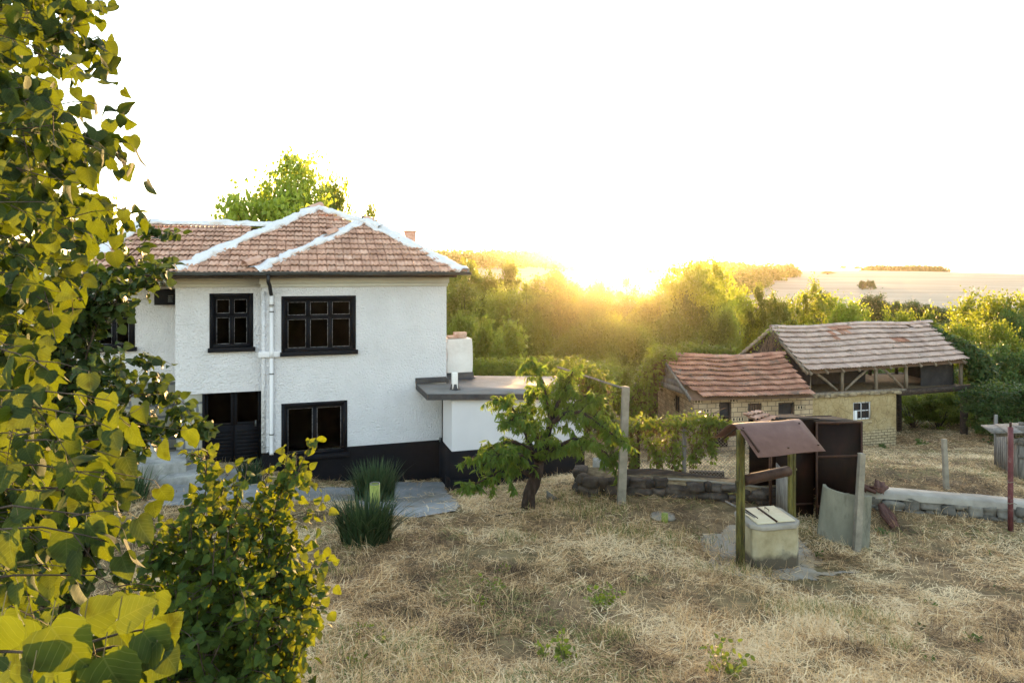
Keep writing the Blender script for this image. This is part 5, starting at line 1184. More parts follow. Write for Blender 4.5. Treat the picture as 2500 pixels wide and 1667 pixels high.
M['midgreen']=leafmat('mid green leaf',(.05,.085,.018),(.14,.19,.04),(.34,.40,.04),tr=.45)
M['yellowgreen']=leafmat('yellow green leaf',(.075,.11,.016),(.19,.235,.035),(.36,.42,.03),tr=.5)
M['darkgreen']=leafmat('dark green leaf',(.03,.062,.02),(.085,.14,.04),(.18,.26,.035),tr=.32)
M['walnut']=leafmat('walnut leaf',(.08,.13,.02),(.19,.25,.045),(.42,.50,.04),tr=.45)
M['iris']=leafmat('iris blade',(.018,.042,.018),(.06,.10,.048),(.09,.14,.045),tr=.25,rough=.4)
M['drystem']=pbr('dry vine stem',[(.3,(.07,.045,.032)),(.7,(.17,.12,.085))],6,6,.9)

def rand_dirs(n,r=rng): return unit(r.normal(size=(n,3)))
# ------------------------------------------------------------------ prototypes of far shrubs and trees (about 1 m of height each, scaled on use)
def crown_proto(seed,shape,nclump,nleaf,leaf,spread,mat,tmpl=SPECK,trunk=.0,base=.0,wide=.5,updir=.3,spiky=0,name='crown'):
    """shape(d): how far the crown reaches in direction d; returns an unlinked Empty-less pair of meshes"""
    r=np.random.default_rng(seed); ctr=np.array([0,0,base+(1-base)*.5]); rad=np.array([wide,wide,(1-base)*.5])
    d=unit(r.normal(size=(nclump,3))); d[:,2]=np.where(d[:,2]<-.75,-d[:,2],d[:,2])
    lob=1+.30*np.sin(d[:,0]*3.1+seed)*np.sin(d[:,1]*2.7+seed*2)+.22*np.sin(d[:,2]*4.3+d[:,0]*2.2+seed)
    rr=r.uniform(.35,1,nclump)**.55*lob
    C=ctr+d*rad*rr[:,None]
    if spiky: C[:,2]+=spiky*r.random(nclump)**3*(d[:,2]>.1)
    k=r.integers(nleaf//2,nleaf*3//2,nclump); idx=np.repeat(np.arange(nclump),k); n=len(idx)
    sz=spread*r.uniform(.55,1.3,nclump)
    off=r.normal(size=(n,3))*sz[idx][:,None]*np.array([1,1,.8 if not spiky else 1.3])
    p=C[idx]+off; p[:,2]=np.maximum(p[:,2],.01)
    out=unit(p-ctr+np.array([0,0,.15])); nr=unit(out*.7+r.normal(size=(n,3))*.75+np.array([0,0,updir])); tip=unit(r.normal(size=(n,3))+out*.5+np.array([0,0,-.15+spiky*2]))
    tc=r.uniform(.15,.85,nclump); t=np.clip(tc[idx]+r.normal(size=n)*.16,0,1)
    mb=MB(); place(mb,tmpl,p,tip,nr,leaf*r.uniform(.7,1.35,n),t)
    crown=mb.build('crown',mat,link=False)
    tb=MB(); nb=7
    if trunk>0:
        tb.tube([(0,0,-.06),(.005,0,base*.5+.02),(.0,.006,base+.12)],[trunk,trunk*.8,trunk*.6],7)
        z0=base+.10
    else: z0=-.03
    sel=r.choice(nclump,min(nclump,16),replace=False)
    for i in sel:
        a=np.array([0,0,z0]); b=C[i]; m=(a+b)/2+np.array([0,0,.08])+r.normal(size=3)*.02
        tb.tube([a,m,b],[max(trunk*.4,.009),max(trunk*.25,.006),.002],5,cap=False)
    tr=tb.build('trunk',M['bark'],link=False)
    PDIM[crown.name]=(float(np.percentile(p[:,2],99.3)),2*float(np.percentile(np.abs(p[:,:2]),97)))
    return crown,tr
PDIM={}
PROTO={
 'round':[crown_proto(s,None,90,170,.028,.047,M['midgreen'],wide=.50) for s in (1,2)],
 'olive':[crown_proto(s,None,100,170,.028,.042,M['olive'],wide=.46,spiky=.14) for s in (11,12,13)],
 'spire':[crown_proto(s,None,70,90,.050,.050,M['midgreen'],wide=.17,spiky=.2,updir=.1) for s in (21,22)],
 'yellow':[crown_proto(s,None,100,120,.032,.050,M['yellowgreen'],wide=.45,spiky=.16) for s in (31,32)],
 'dark':[crown_proto(s,None,110,130,.034,.060,M['darkgreen'],wide=.52) for s in (41,42)],
 'tree':[crown_proto(s,None,120,130,.026,.045,M['walnut'],trunk=.020,base=.30,wide=.40) for s in (51,52)],
 'bigyellow':[crown_proto(s,None,120,150,.027,.050,M['yellowgreen'],trunk=.02,base=.18,wide=.46) for s in (61,)],
 'slim':[crown_proto(s,None,50,60,.035,.040,M['yellowgreen'],wide=.34,spiky=.25,updir=.1) for s in (71,)],
}
_pi={k:0 for k in PROTO}
def shrub(kind,px,ptop,Y,wpx,name,label,cat,group=None,sink=0.0):
    L=PROTO[kind]; c0,t0=L[_pi[kind]%len(L)]; _pi[kind]+=1
    p=P(px,ptop,Y); g=float(H(p[0],p[1]))-sink; h=p[2]-g
    wreal=wpx/F*Y
    zt_,wide=PDIM[c0.name]
    o=tag(empty(name,(p[0],p[1],g),rng.uniform(0,6.28)),label,cat,group)
    sx=wreal/wide
    o.scale=(sx,sx,h/zt_)
    for q in (c0,t0):
        c=q.copy(); COL.objects.link(c); c.parent=o
    return o
# tree behind the house
shrub('tree',695,398,34,265,'walnut_tree','tall airy green tree rising behind the tiled house roof','tree')
shrub('tree',805,440,37,140,'walnut_tree','paler tree standing beside the tall one behind the roof','tree')
shrub('tree',905,512,42,70,'walnut_tree','small tree tip showing above the white roof ridge','tree')
shrub('tree',235,500,30,150,'walnut_tree','tree behind the house end showing past the linden leaves','tree')
g1='bushy trees of the thicket behind the annex'
for q in ((1118,648,56,150),(1200,652,58,160),(1290,656,60,170),(1375,668,60,150),(1455,700,60,140),(1540,694,58,140)):
    shrub('round' if q[0]<1290 else 'olive',*q,'thicket_tree','rounded tree in the hazy top row of the thicket','tree',g1)
g2='willowy shrubs of the thicket'
for q in ((1130,700,48,150),(1210,712,46,150),(1290,705,47,150),(1370,722,46,150),(1450,745,46,150),(1530,742,45,150),(1615,722,45,160),(1700,735,44,130)):
    shrub('olive',*q,'willowy_shrub','olive green willowy shrub in the middle of the thicket','shrub',g2)
g3='shrubs along the near edge of the thicket'
for q in ((1120,775,38,130),(1300,770,37,130),(1375,785,37,150),(1455,790,36,150),(1530,785,36,150),(1590,800,35,140),(1660,770,37,150),(1740,775,38,120)):
    shrub('olive' if q[0]%20 else 'round',*q,'edge_shrub','soft green shrub at the near edge of the thicket','shrub',g3)
shrub('spire',1182,800,31,60,'sapling','upright feathery sapling next to the whitewashed chimney','sapling')
shrub('spire',1246,797,31,66,'sapling','upright feathery sapling with a split top beside its twin','sapling')
shrub('spire',1215,835,29.5,50,'sapling','short sapling between the two tall feathery ones','sapling')
shrub('bigyellow',1692,637,47,205,'tall_tree','tall golden lit tree standing out above the thicket beside the sun','tree')
shrub('round',1755,760,38,110,'leafy_bush','pale green bush just behind the barn gable','bush')
shrub('yellow',1800,705,56,105,'leafy_tree','pale feathery tree with a thin pole beside it','tree')
shrub('round',1885,706,54,110,'leafy_tree','rounded green tree above the hay barn ridge','tree')
shrub('slim',1965,690,58,90,'leafy_tree','loose yellow green tree with visible stems above the barn','tree')
shrub('slim',2020,700,58,130,'leafy_tree','wide thin stemmed yellow tree above the barn ridge','tree')
shrub('yellow',2075,742,52,110,'leafy_bush','yellow green bush low behind the barn ridge','bush')
g4='dark bushes of the hedge below the pale field'
for q in ((2005,712,92,70),(2125,722,95,75),(2170,738,98,70),(2215,737,100,70),(2262,745,100,70),(2310,752,98,80),(2345,770,90,60)):
    shrub('dark',*q,'hedge_bush','dark bush in the hedge line below the pale field','bush',g4)
shrub('yellow',2205,762,44,95,'yellow_bush','bright yellow lit bush peeping over the barn ridge','bush')
shrub('spire',2268,768,40,40,'yellow_bush','narrow lit sapling at the end of the barn ridge','sapling')
shrub('bigyellow',2435,722,40,215,'leaning_tree','large yellow green tree with a domed crown beyond the barn end','tree')
shrub('yellow',2355,800,36,100,'leafy_bush','yellow bush under the domed tree','bush')
shrub('yellow',2440,790,33,110,'leafy_bush','feathery lit bush in front of the domed tree','bush')
shrub('dark',2500,760,38,120,'leafy_bush','dark bush beside the domed tree','bush')
shrub('round',2420,850,30.5,150,'dark_bush','dense bush behind the vine covered barn end','bush')
shrub('dark',2490,850,29,150,'dark_bush','dark bush filling the yard edge beyond the vine','bush')
shrub('dark',2330,900,33,150,'dark_bush','shaded green bush seen under the hayloft','bush')
shrub('round',2230,955,31.5,130,'low_bush','bright green low bush under the hayloft floor','bush')
shrub('round',2290,960,30.5,110,'low_bush','leafy low bush beside the hayloft support post','bush')
shrub('dark',2120,880,35,150,'dark_bush','dark bush hidden behind the hayloft','bush')
shrub('dark',2470,935,25,190,'vine_mound','low mound of dark creeper above the plank hut','creeper')
shrub('round',1600,850,32,150,'dark_bush','bush rising behind the brick shed roof','bush')
shrub('olive',1500,880,29,120,'low_bush','dry olive bush beside the brick shed end','bush')
shrub('olive',1430,900,28.5,110,'low_bush','olive bush behind the pergola vine','bush')
# trees out in the field
shrub('round',2020,662,330,32,'field_tree','lone round tree on the slope of the pale field','tree')
shrub('tree',2058,648,415,17,'field_tree','small tree on the field skyline next to the pair','tree')
shrub('tree',2093,650,420,20,'field_tree','first of two close trees on the field skyline','tree')
shrub('tree',2119,651,420,12,'field_tree','smallest tree on the field skyline','tree')
shrub('dark',2105,686,215,20,'field_bush','small bush of the clump in the middle of the pale field','bush','bushes clumped in the field')
shrub('dark',2126,685,215,22,'field_bush','small bush of the clump in the middle of the pale field','bush','bushes clumped in the field')
# far woods that read as one mass
def far_wood(pts,leaf,label,mat,name='far_wood'):
    mb=MB(); r=np.random.default_rng(5)
    for (px,Y,h,w) in pts:
        x=(px-CX)/F*Y; z=float(H(x,Y)); n=420
        d=unit(r.normal(size=(n,3))); d[:,2]=np.abs(d[:,2]); p=np.array([x,Y,z])+d*np.array([w/2,w/2,h])*r.uniform(.6,1.1,n)[:,None]
        place(mb,SPECK,p,r.normal(size=(n,3)),d+r.normal(size=(n,3))*.6,leaf*r.uniform(.7,1.3,n),np.clip(r.uniform(.2,.8)+r.normal(size=n)*.15,0,1))
    return tag(mb.build(name,mat),label,'woodland',kind='stuff')
r_=np.random.default_rng(9); pts=[]
for i in range(120):
    Y=r_.uniform(110,330); a=r_.uniform(1690,1700+ (Y-110)*1.28) if Y<320 else r_.uniform(1700,1960); a=min(a,1975-max(0,(320-Y))*.25)
    pts.append((a,Y,r_.uniform(4,7),r_.uniform(7,12)))
far_wood(pts,1.0,'hazy wood running down the edge of the pale field',M['olive'])
far_wood([(a,470+r_.uniform(-8,8),r_.uniform(2.5,4),16) for a in np.linspace(2128,2285,26)],1.6,'thin dark strip of trees on the field skyline',M['darkgreen'],'far_treeline')
far_wood([(a,330+r_.uniform(-30,40),r_.uniform(4,8),16) for a in np.linspace(1060,1560,60)],1.4,'hazy wooded hill beyond the thicket',M['olive'],'hill_wood')
far_wood([(r_.uniform(1700,2360),r_.uniform(62,100),r_.uniform(.8,1.8),r_.uniform(3,6)) for i in range(90)],.35,'rough scrub between the thicket and the field',M['olive'],'scrub')
o=P(1805,712,70); mb=MB(); mb.tube([(o[0],70,float(H(o[0],70))-.2),(o[0],70,o[2])],.11,8); mb.bar((o[0]-.5,70,o[2]-.25),(o[0]+.5,70,o[2]-.25),.08,.1); tag(mb.build('utility_pole',M['post']),'thin grey utility pole standing among the far trees','pole')

# ------------------------------------------------------------------ leafy twigs for the plants near the camera
def twig_leaves(store,pts,size,dens,hang=.6,r=rng,stalk=.35,jit=.5,face=None):
    """alternate stalked leaves along a twig; store collects (pos, tip, normal, size, tint)"""
    pts=np.asarray(pts,float); seg=np.linalg.norm(np.diff(pts,axis=0),axis=1); L=seg.sum(); n=max(2,int(L*dens)); s=np.sort(r.uniform(0,L,n)); s[-1]=L
    c=np.concatenate([[0],np.cumsum(seg)]); p=np.stack([np.interp(s,c,pts[:,i]) for i in range(3)],-1)
    t=unit(pts[-1]-pts[0]); side=unit(np.cross(t,[0,0,1.]))
    sg=np.where(np.arange(n)%2==0,1,-1)[:,None]
    out=unit(side*sg*.8+t*.5+r.normal(size=(n,3))*jit)
    sz=size*r.uniform(.65,1.25,n)
    st=p+out*sz[:,None]*stalk+np.array([0,0,-.1])*sz[:,None]
    tip=unit(out*(1-hang)+np.array([0,0,-hang])+r.normal(size=(n,3))*.3)
    nr=unit(r.normal(size=(n,3))*.75+np.array([0,-.45,.55]))
    store.append((p,st,tip,nr,sz,np.clip(r.beta(2,2,n)*.9,0,.9)))
def finish_leaves(store,tmpl,mat,parent,name='crown',stalkmat=None,brown=0.0,stalk_r=.0012):
    p,st,tip,nr,sz,ti=[np.concatenate([q[i] for q in store]) for i in range(6)]
    if brown: m_=rng.random(len(ti))<brown; ti[m_]=rng.uniform(.93,1,m_.sum())
    mb=MB(); alt={id(LINDEN):(LINDEN,LINDEN2,LINDEN3),id(LINDEN_S):(LINDEN_S,LINDEN_S2)}.get(id(tmpl),(tmpl,)); pick=rng.integers(0,len(alt),len(ti)); pick[sz>.086]=0
    for i,t_ in enumerate(alt):
        m_=pick==i; place(mb,t_,st[m_],tip[m_],nr[m_],sz[m_],ti[m_])
    o=mb.build(name,mat,parent,smooth=True)
    if stalkmat:
        k=len(p); d=st-p; a=unit(np.cross(d,[.3,.2,1])); b=unit(np.cross(d,a)); V=[]
        for th in (0,2.1,4.2): V.append(p+(a*math.cos(th)+b*math.sin(th))*stalk_r); V.append(st+(a*math.cos(th)+b*math.sin(th))*stalk_r)
        V=np.stack(V,1); q=np.array([(0,1,3,2),(2,3,5,4),(4,5,1,0)]); Fq=(q[None]+(np.arange(k)*6)[:,None,None]).reshape(-1,4)
        m2=MB(); m2.add(V.reshape(-1,3),Fq); m2.build('leaf_stalks',stalkmat,o)
    return o
# ---- linden tree by the camera
ltb=np.array([-4.3,3.0,float(H(-4.3,3.0))])
lin=tag(empty('linden_tree',(0,0,0)),'big leafed linden tree glowing yellow green in the low sun','tree')
r=np.random.default_rng(17); store=[]; br=MB()
trunk=[ltb+[0,0,-.2],np.array([-4.2,3.05,3.5]),np.array([-4.15,3.0,5.6]),np.array([-4.2,3.1,8.5])]
br.tube(trunk,[.16,.14,.12,.08],12)
bx=np.array([(-60,240),(50,235),(100,215),(150,205),(200,135),(230,120),(260,215),(300,225),(345,285),(400,268),(440,255),(480,245),(525,265),(560,235),(600,205),(650,200),(700,215),(750,190),(800,165),(850,150),(900,150),(980,170),(1100,170),(1250,170),(1420,160)])
def edge(y): return np.interp(y,bx[:,0],bx[:,1])-35-25*(y>560)
def twig(px0,py0,Y0,px1,py1,Y1,sag_=.0,size=.085,dens=26,thick=.004,hang=.6,sub=0):
    a=P(px0,py0,Y0); b=P(px1,py1,Y1); m=(a+b)/2+np.array([0,0,sag_])
    wv=r.normal(size=(2,3))*.025*np.linalg.norm(b-a); pts=[a,(a+m)/2+[0,0,sag_*.35]+wv[0],m,(b+m)/2+[0,0,sag_*.3]+wv[1],b]; br.tube(pts,np.linspace(thick,.0012,5),5,cap=False)
    twig_leaves(store,np.array(pts[1:]) if px0<-40 else np.array(pts),size,dens,hang,r)
    for i in range(sub):
        k=r.uniform(.35,.95); q=a+(b-a)*k+[0,0,sag_*(1-abs(2*k-1))]; e=q+unit((b-a)+r.normal(size=3)*.5*np.linalg.norm(b-a))*r.uniform(.10,.24)+[0,0,-.05]
        br.tube([q,(q+e)/2+[0,0,.01],e],[.002,.0015,.001],4,cap=False); twig_leaves(store,[q,(q+e)/2,e],size*.9,dens,hang,r)
for y in np.arange(-70,900,20):
    Y=r.uniform(2.3,3.5); e=edge(y+10)-r.uniform(5,40)
    twig(-190,y-r.uniform(-10,50),Y+r.uniform(-.2,.2),e,y+r.uniform(-5,20),Y-r.uniform(-.1,.3),.05,.066,29,sub=3)
for y in np.arange(-60,900,34):   # a deeper layer, further in
    Y=r.uniform(3.3,4.4); e=edge(y)-r.uniform(40,100)
    twig(-260,y-30,Y,e,y+20,Y,.05,.070,24,sub=2)
for y in np.arange(880,1560,36):
    Y=r.uniform(2.2,3.2); e=edge(y)-r.uniform(-20,60)
    twig(-200,y-20,Y,e,y+r.uniform(0,30),Y-.1,.05,.068,23,sub=3)
for y in np.arange(900,1560,40):
    Y=r.uniform(3.0,3.9); e=edge(y)-r.uniform(-10,80)
    twig(-240,y-20,Y,e,y+20,Y,.05,.070,24,sub=3)
# sprays that reach out of the mass
for a in ((200,110,3.2,272,92,3.1),(200,140,3.2,262,135,3.2),(150,255,3.0,286,268,2.9),(170,335,2.9,318,352,2.8),(200,340,2.9,300,330,2.9),(150,470,3.0,262,500,3.0),(190,545,3.3,322,522,3.2),(230,560,3.3,330,540,3.2),(190,15,3.3,275,10,3.3),(150,640,2.7,205,700,2.6)):
    twig(*a,.02,.075,24,.003,sub=1)
for a in ((-100,975,1.9,305,985,2.0),(-60,1000,1.9,270,1045,1.95),(40,1062,2.2,440,1050,2.3),(60,1075,2.1,235,1130,2.2),(-100,1150,1.8,265,1170,2.0),(-80,1255,1.7,300,1290,1.8),(-100,1300,1.6,290,1330,1.75),(60,1110,2.3,400,1080,2.35),(100,1190,2.0,280,1270,2.1),(-80,1420,1.7,305,1440,1.9),(-100,1210,2.1,250,1230,2.2),(-80,860,2.0,120,905,2.0)):
    twig(*a,.03,.072,22,.0035,.7,sub=1)
# the closest branch tip
for a in ((-120,1620,.95,150,1600,.98),(60,1640,1.0,390,1530,1.04),(200,1610,1.02,345,1585,1.06),(-80,1560,1.0,30,1520,1.0)):
    twig(*a,.012,.056,16,.0032,.55)
for (px,py,Y,sz,tx,tz,ny,nx) in ((150,1515,.93,.092,.5,-.85,-.9,.2),(100,1640,.90,.090,-.5,-.8,-.8,-.4),(290,1590,.97,.095,.35,-.9,-.95,.1),(20,1490,.95,.085,-.3,-.8,-.9,.3),(240,1500,1.02,.062,.75,.3,-.6,.4),(395,1530,1.02,.066,.5,-.75,-.7,.5),(440,1570,1.03,.055,.6,-.7,-.5,.7),(330,1500,1.0,.06,.9,.5,-.3,.3)):
    q=P(px*.92-15,py+12,Y); sz*=.9; store.append((q[None]+[[0,.01,.03]],q[None],unit(np.array([[tx,.1,tz]])),unit(np.array([[nx,ny,.35]])),np.array([sz]),np.array([r.uniform(.3,.8)])))
for i in range(26):   # extra leaves put between the sun and the nearest ones to shade them
    q=P(r.uniform(-60,370),r.uniform(1500,1680),r.uniform(1.08,1.5)); t_=unit(np.array([[r.normal(),r.normal()*.3,-.8]])); store.append((q[None]+[[0,.01,.02]],q[None],t_,unit(np.array([[r.normal()*.5,-.8,.4]])),np.array([.08]),np.array([r.uniform(.1,.8)])))
br.build('trunk',M['bark'],lin,smooth=True)
cr=finish_leaves(store,LINDEN,M['linden'],lin,stalk_r=.0009,stalkmat=M['twig'],brown=.0)
# ---- second, smaller leaved tree between linden and house
def leafy_bush(name,label,cat,stems,size,dens,tmpl,mat,nsub,sublen,barkmat,r,hang=.35,thick=.012,jit=.55,base=None,brown=0,level2=2):
    o=tag(empty(name,tuple(base)),label,cat); og=np.array(base); br=MB(); st=[]
    for pts in stems:
        pts=np.array(pts); 
        k=np.linspace(0,1,9); c=np.concatenate([[0],np.cumsum(np.linalg.norm(np.diff(pts,axis=0),axis=1))]); c/=c[-1]
        q=np.stack([np.interp(k,c,pts[:,i]) for i in range(3)],-1)+r.normal(size=(9,3))*.012*np.array([1,1,1])*(k[:,None]*(1-k[:,None])*4)
        br.tube(q-og,np.linspace(thick,.003,9),6,cap=False)
        for i in range(nsub):
            kk=r.uniform(.25,1.0)**.8; a=np.array([np.interp(kk,k,q[:,j]) for j in range(3)]); t=unit(q[-1]-q[0])
            d=unit(t*.5+r.normal(size=3)*.75+np.array([0,0,.25])); l=sublen*r.uniform(.4,1.1)*(1.15-.5*kk); b=a+d*l+np.array([0,0,-.1*l]); m=(a+b)/2+np.array([0,0,.06*l])
            br.tube(np.array([a,m,b])-og,[.004,.003,.0015],4,cap=False); twig_leaves(st,np.array([a,m,b])-og,size,dens,hang,r,jit=jit)
            for j in range(level2):
                k2=r.uniform(.3,.95); a2=a+(b-a)*k2; e=a2+unit(d+r.normal(size=3)*.8)*l*.45; br.tube(np.array([a2,(a2+e)/2,e])-og,[.0025,.002,.001],4,cap=False); twig_leaves(st,np.array([a2,(a2+e)/2,e])-og,size,dens,hang,r,jit=jit)
        twig_leaves(st,q[5:]-og,size,dens,hang,r,jit=jit)
    br.build('stem',barkmat,o,smooth=True); finish_leaves(st,tmpl,mat,o,'foliage',brown=brown)
    return o
r=np.random.default_rng(23)
b0=P(150,1400,6.4); b0[2]=float(H(b0[0],b0[1]))
S_=lambda px,py,Y: P(px,py,Y)
mulb_stems=[[b0,S_(120,1000,6.5),S_(230,700,6.4),S_(370,575,6.3)],[b0,S_(150,1000,6.5),S_(260,740,6.3),S_(415,625,6.2)],[b0,S_(180,1000,6.4),S_(250,720,6.3),S_(400,692,6.2)],
  [b0,S_(170,1100,6.3),S_(210,920,6.2),S_(325,880,6.1)],[b0,S_(200,1100,6.4),S_(300,960,6.3),S_(440,965,6.2)],[b0,S_(220,1150,6.4),S_(350,1040,6.3),S_(505,1062,6.3)],
  [b0,S_(60,1000,6.6),S_(120,760,6.6),S_(230,620,6.6)],[b0,S_(60,1100,6.4),S_(110,900,6.3),S_(220,720,6.4)],[b0,S_(40,1150,6.2),S_(60,950,6.1),S_(150,830,6.1)],[b0,S_(240,1180,6.3),S_(310,1080,6.3),S_(395,1075,6.2)],
  [b0,S_(130,1100,6.8),S_(180,850,6.8),S_(290,670,6.8)],[b0,S_(100,1200,6.0),S_(180,1050,5.9),S_(330,930,5.9)],[b0,S_(30,1250,6.0),S_(60,1100,6.0),S_(160,1010,6.0)]]
leafy_bush('mulberry_tree','dark green small tree whose branches reach across the house wall','tree',mulb_stems,.085,30,LINDEN_S,M['shrubleaf'],34,.42,M['bark'],r,base=b0,thick=.03)
# ---- bush in the near corner of the yard
r=np.random.default_rng(29)
b0=P(470,1640,5.0); b0[2]=float(H(b0[0],b0[1]))
tips=[(505,1112,4.9),(545,1190,4.8),(600,1165,4.9),(660,1130,5.0),(690,1170,5.0),(735,1130,5.1),(725,1420,4.8),(715,1330,4.9),(450,1255,4.7),(470,1330,4.5),(390,1330,4.6),(350,1400,4.5),(330,1480,4.4),(690,1270,4.9),(660,1330,4.7),(700,1400,4.7),(745,1455,4.7),(720,1480,4.6),(690,1560,4.4),(560,1290,4.5),(520,1400,4.3),(610,1420,4.3),(430,1440,4.2),(560,1520,4.1),(640,1500,4.2),(480,1560,4.0),(380,1560,4.1),(620,1600,4.1),(720,1640,4.4),(560,1240,5.4),(640,1260,5.4),(520,1320,5.4),(420,1380,5.3),(700,1350,5.2)]
leafy_bush('hazel_bush','dense rounded hazel bush in the near corner with sunlit top shoots','bush',[[b0+np.array([r.uniform(-.25,.25),r.uniform(-.25,.25),0]),(b0+P(*t))/2+np.array([r.uniform(-.15,.15),0,.12]),P(*t)] for t in tips],(.064),30,LINDEN_S,M['hazelleaf'],16,.46,M['bark'],r,base=b0,thick=.012,hang=.25,brown=0)
# ---- peach tree
r=np.random.default_rng(31)
g=G(1290,1243); Y0=g[1]
pt=tag(empty('peach_tree',tuple(g)),'small peach tree with dark leaning trunk and drooping narrow leaves','tree'); og=np.array(g)
br=MB(); st=[]
Q=lambda px,py,dY=0: P(px,py,Y0+dY)-og
tk=[Q(1288,1260),Q(1290,1225),Q(1291,1205),Q(1303,1180),Q(1312,1150),Q(1316,1128)]
br.tube(tk,[.16,.13,.12,.13,.11,.10],14,jit=.10)
limbs=[[Q(1312,1140),Q(1335,1095,-.1),Q(1345,1040,-.2),Q(1338,985,-.3),Q(1325,930,-.4),Q(1300,880,-.5)],
 [Q(1345,1035,-.1),Q(1362,985,.0),Q(1385,940,.1),Q(1400,905,.2)],[Q(1345,1035,-.2),Q(1378,1010,-.4),Q(1420,1005,-.6),Q(1470,1040,-.8),Q(1520,1080,-.9)],
 [Q(1312,1125),Q(1290,1095,-.3),Q(1255,1078,-.5),Q(1210,1085,-.6),Q(1150,1118,-.8)],[Q(1308,1120),Q(1285,1060,.2),Q(1265,1015,.3),Q(1240,985,.3),Q(1212,975,.3)],
 [Q(1300,1160),Q(1265,1145,-.4),Q(1225,1150,-.7),Q(1180,1172,-.9),Q(1138,1190,-1.0)],[Q(1318,1125),Q(1370,1085,.3),Q(1420,1075,.5),Q(1480,1105,.6),Q(1495,1130,.6)],
 [Q(1316,1130),Q(1350,1095,-.6),Q(1400,1070,-.9),Q(1450,1085,-1.1)],[Q(1318,1120),Q(1310,1060,-.7),Q(1275,1020,-.9),Q(1225,1030,-1.0)],[Q(1325,1090),Q(1345,1020,.5),Q(1370,960,.7),Q(1375,915,.7)],
 [Q(1325,1080),Q(1300,1030,.8),Q(1290,980,.9),Q(1320,940,.9)],[Q(1345,1035),Q(1400,990,-.2),Q(1440,960,-.2),Q(1450,985,-.3)],[Q(1300,1150),Q(1270,1110,-.8),Q(1220,1110,-1.1),Q(1180,1135,-1.2)]]
for lb_ in limbs:
    lb_=np.array(lb_); n=len(lb_); br.tube(lb_,np.linspace(.055,.010,n),7,cap=False,jit=.06)
    k=np.linspace(0,1,n)
    for i in range(30):
        kk=r.uniform(.18,1.0); a=np.array([np.interp(kk,k,lb_[:,j]) for j in range(3)]); d=unit(r.normal(size=3)*np.array([1,1,.7])+np.array([0,0,.45])+unit(lb_[-1]-lb_[0])*.5); l=r.uniform(.14,.42); b=a+d*l+np.array([0,0,-.25*l]); m=(a+b)/2+np.array([0,0,.12*l])
        br.tube([a,m,b],[.006,.004,.002],4,cap=False); twig_leaves(st,[a,m,b],.14,95,.72,r,stalk=.06,jit=.5)
    twig_leaves(st,lb_[-2:],.14,95,.72,r,stalk=.06)
br.build('trunk',M['peachbark'],pt,smooth=True); finish_leaves(st,LANCE,M['peachleaf'],pt)
# ---- vines
def vine(name,label,paths,rad,nper,leafsize,mat,r,stem=True,droop=.0,cat='vine',tmpl=DIAMOND,brown=0.0,stem_r=.012):
    """leaf masses along paths (points with their own radius), hung on thin stems"""
    b0=np.array(paths[0][0][:3],float); o=tag(empty(name,tuple(b0)),label,cat); mb=MB(); sb=MB()
    for path in paths:
        pts=np.array([q[:3] for q in path],float); rd=np.array([q[3] if len(q)>3 else rad for q in path])
        c=np.concatenate([[0],np.cumsum(np.linalg.norm(np.diff(pts,axis=0),axis=1))]); L=c[-1]; n=int(L*nper)
        s=r.uniform(0,L,n); ctr=np.stack([np.interp(s,c,pts[:,i]) for i in range(3)],-1); R_=np.interp(s,c,rd)
        cl=(np.sin(s*5.1)+np.sin(s*11.3+1))*.12+1
        d=unit(r.normal(size=(n,3))); off=d*(R_*cl*r.uniform(.15,1.1,n)**.7)[:,None]; off[:,2]-=droop*r.random(n)**2
        p=ctr+off; nr=unit(d*.8+np.array([0,-.3,.5])+r.normal(size=(n,3))*.5); tip=unit(r.normal(size=(n,3))*.6+np.array([0,0,-.7])+d*.3)
        ti=np.clip(r.beta(2,2,n),0,.9); 
        if brown: 
            low=off[:,2]<-.1; ti=np.where((r.random(n)<brown)&low,r.uniform(.94,1,n),ti)
        place(mb,tmpl,p-b0,tip,nr,leafsize*r.uniform(.6,1.35,n),ti)
        if stem:
            for i in range(max(2,int(L*2.2))):
                s0=r.uniform(0,L); a=np.array([np.interp(s0,c,pts[:,j]) for j in range(3)]); e=np.array([np.interp(min(L,s0+r.uniform(.3,1.2)),c,pts[:,j]) for j in range(3)])+r.normal(size=3)*rad*.5
                sb.tube(np.array([a,(a+e)/2+r.normal(size=3)*.05,e])-b0,[stem_r,stem_r*.7,stem_r*.4],5,cap=False)
    if stem: sb.build('stem',M['drystem'],o)
    mb.build('foliage',mat,o); return o
r=np.random.default_rng(37)
ftop=lambda px,py,rd=.2: (*P(px,py,15.35-(px-1478)/388*1.0-.05),rd)
vine('fence_vine','grape vine smothering the chain link fence with its dry stems hanging',
 [[ftop(1500,1045,.2),ftop(1560,1030,.22),ftop(1620,1030,.22),ftop(1690,1022,.24),ftop(1750,1022,.16)],[ftop(1580,1060,.2),ftop(1600,1090,.2),ftop(1610,1130,.14)],[ftop(1640,1050,.22),ftop(1645,1090,.22),ftop(1650,1135,.16)],[ftop(1700,1050,.2),ftop(1705,1090,.16),ftop(1690,1120,.1)],
  [ftop(1540,1060,.18),ftop(1545,1100,.12),ftop(1550,1135,.08)],[ftop(1720,1040,.16),ftop(1735,1070,.13),ftop(1740,1105,.1)],[ftop(1730,1025,.13),ftop(1780,1030,.07),ftop(1770,1055,.05)],[ftop(1500,1050,.15),ftop(1490,1090,.1)]],.2,620,.085,M['vineleaf'],r,droop=.16,brown=.6)
pg=lambda px,py,Y,rd: (*P(px,py,Y),rd)
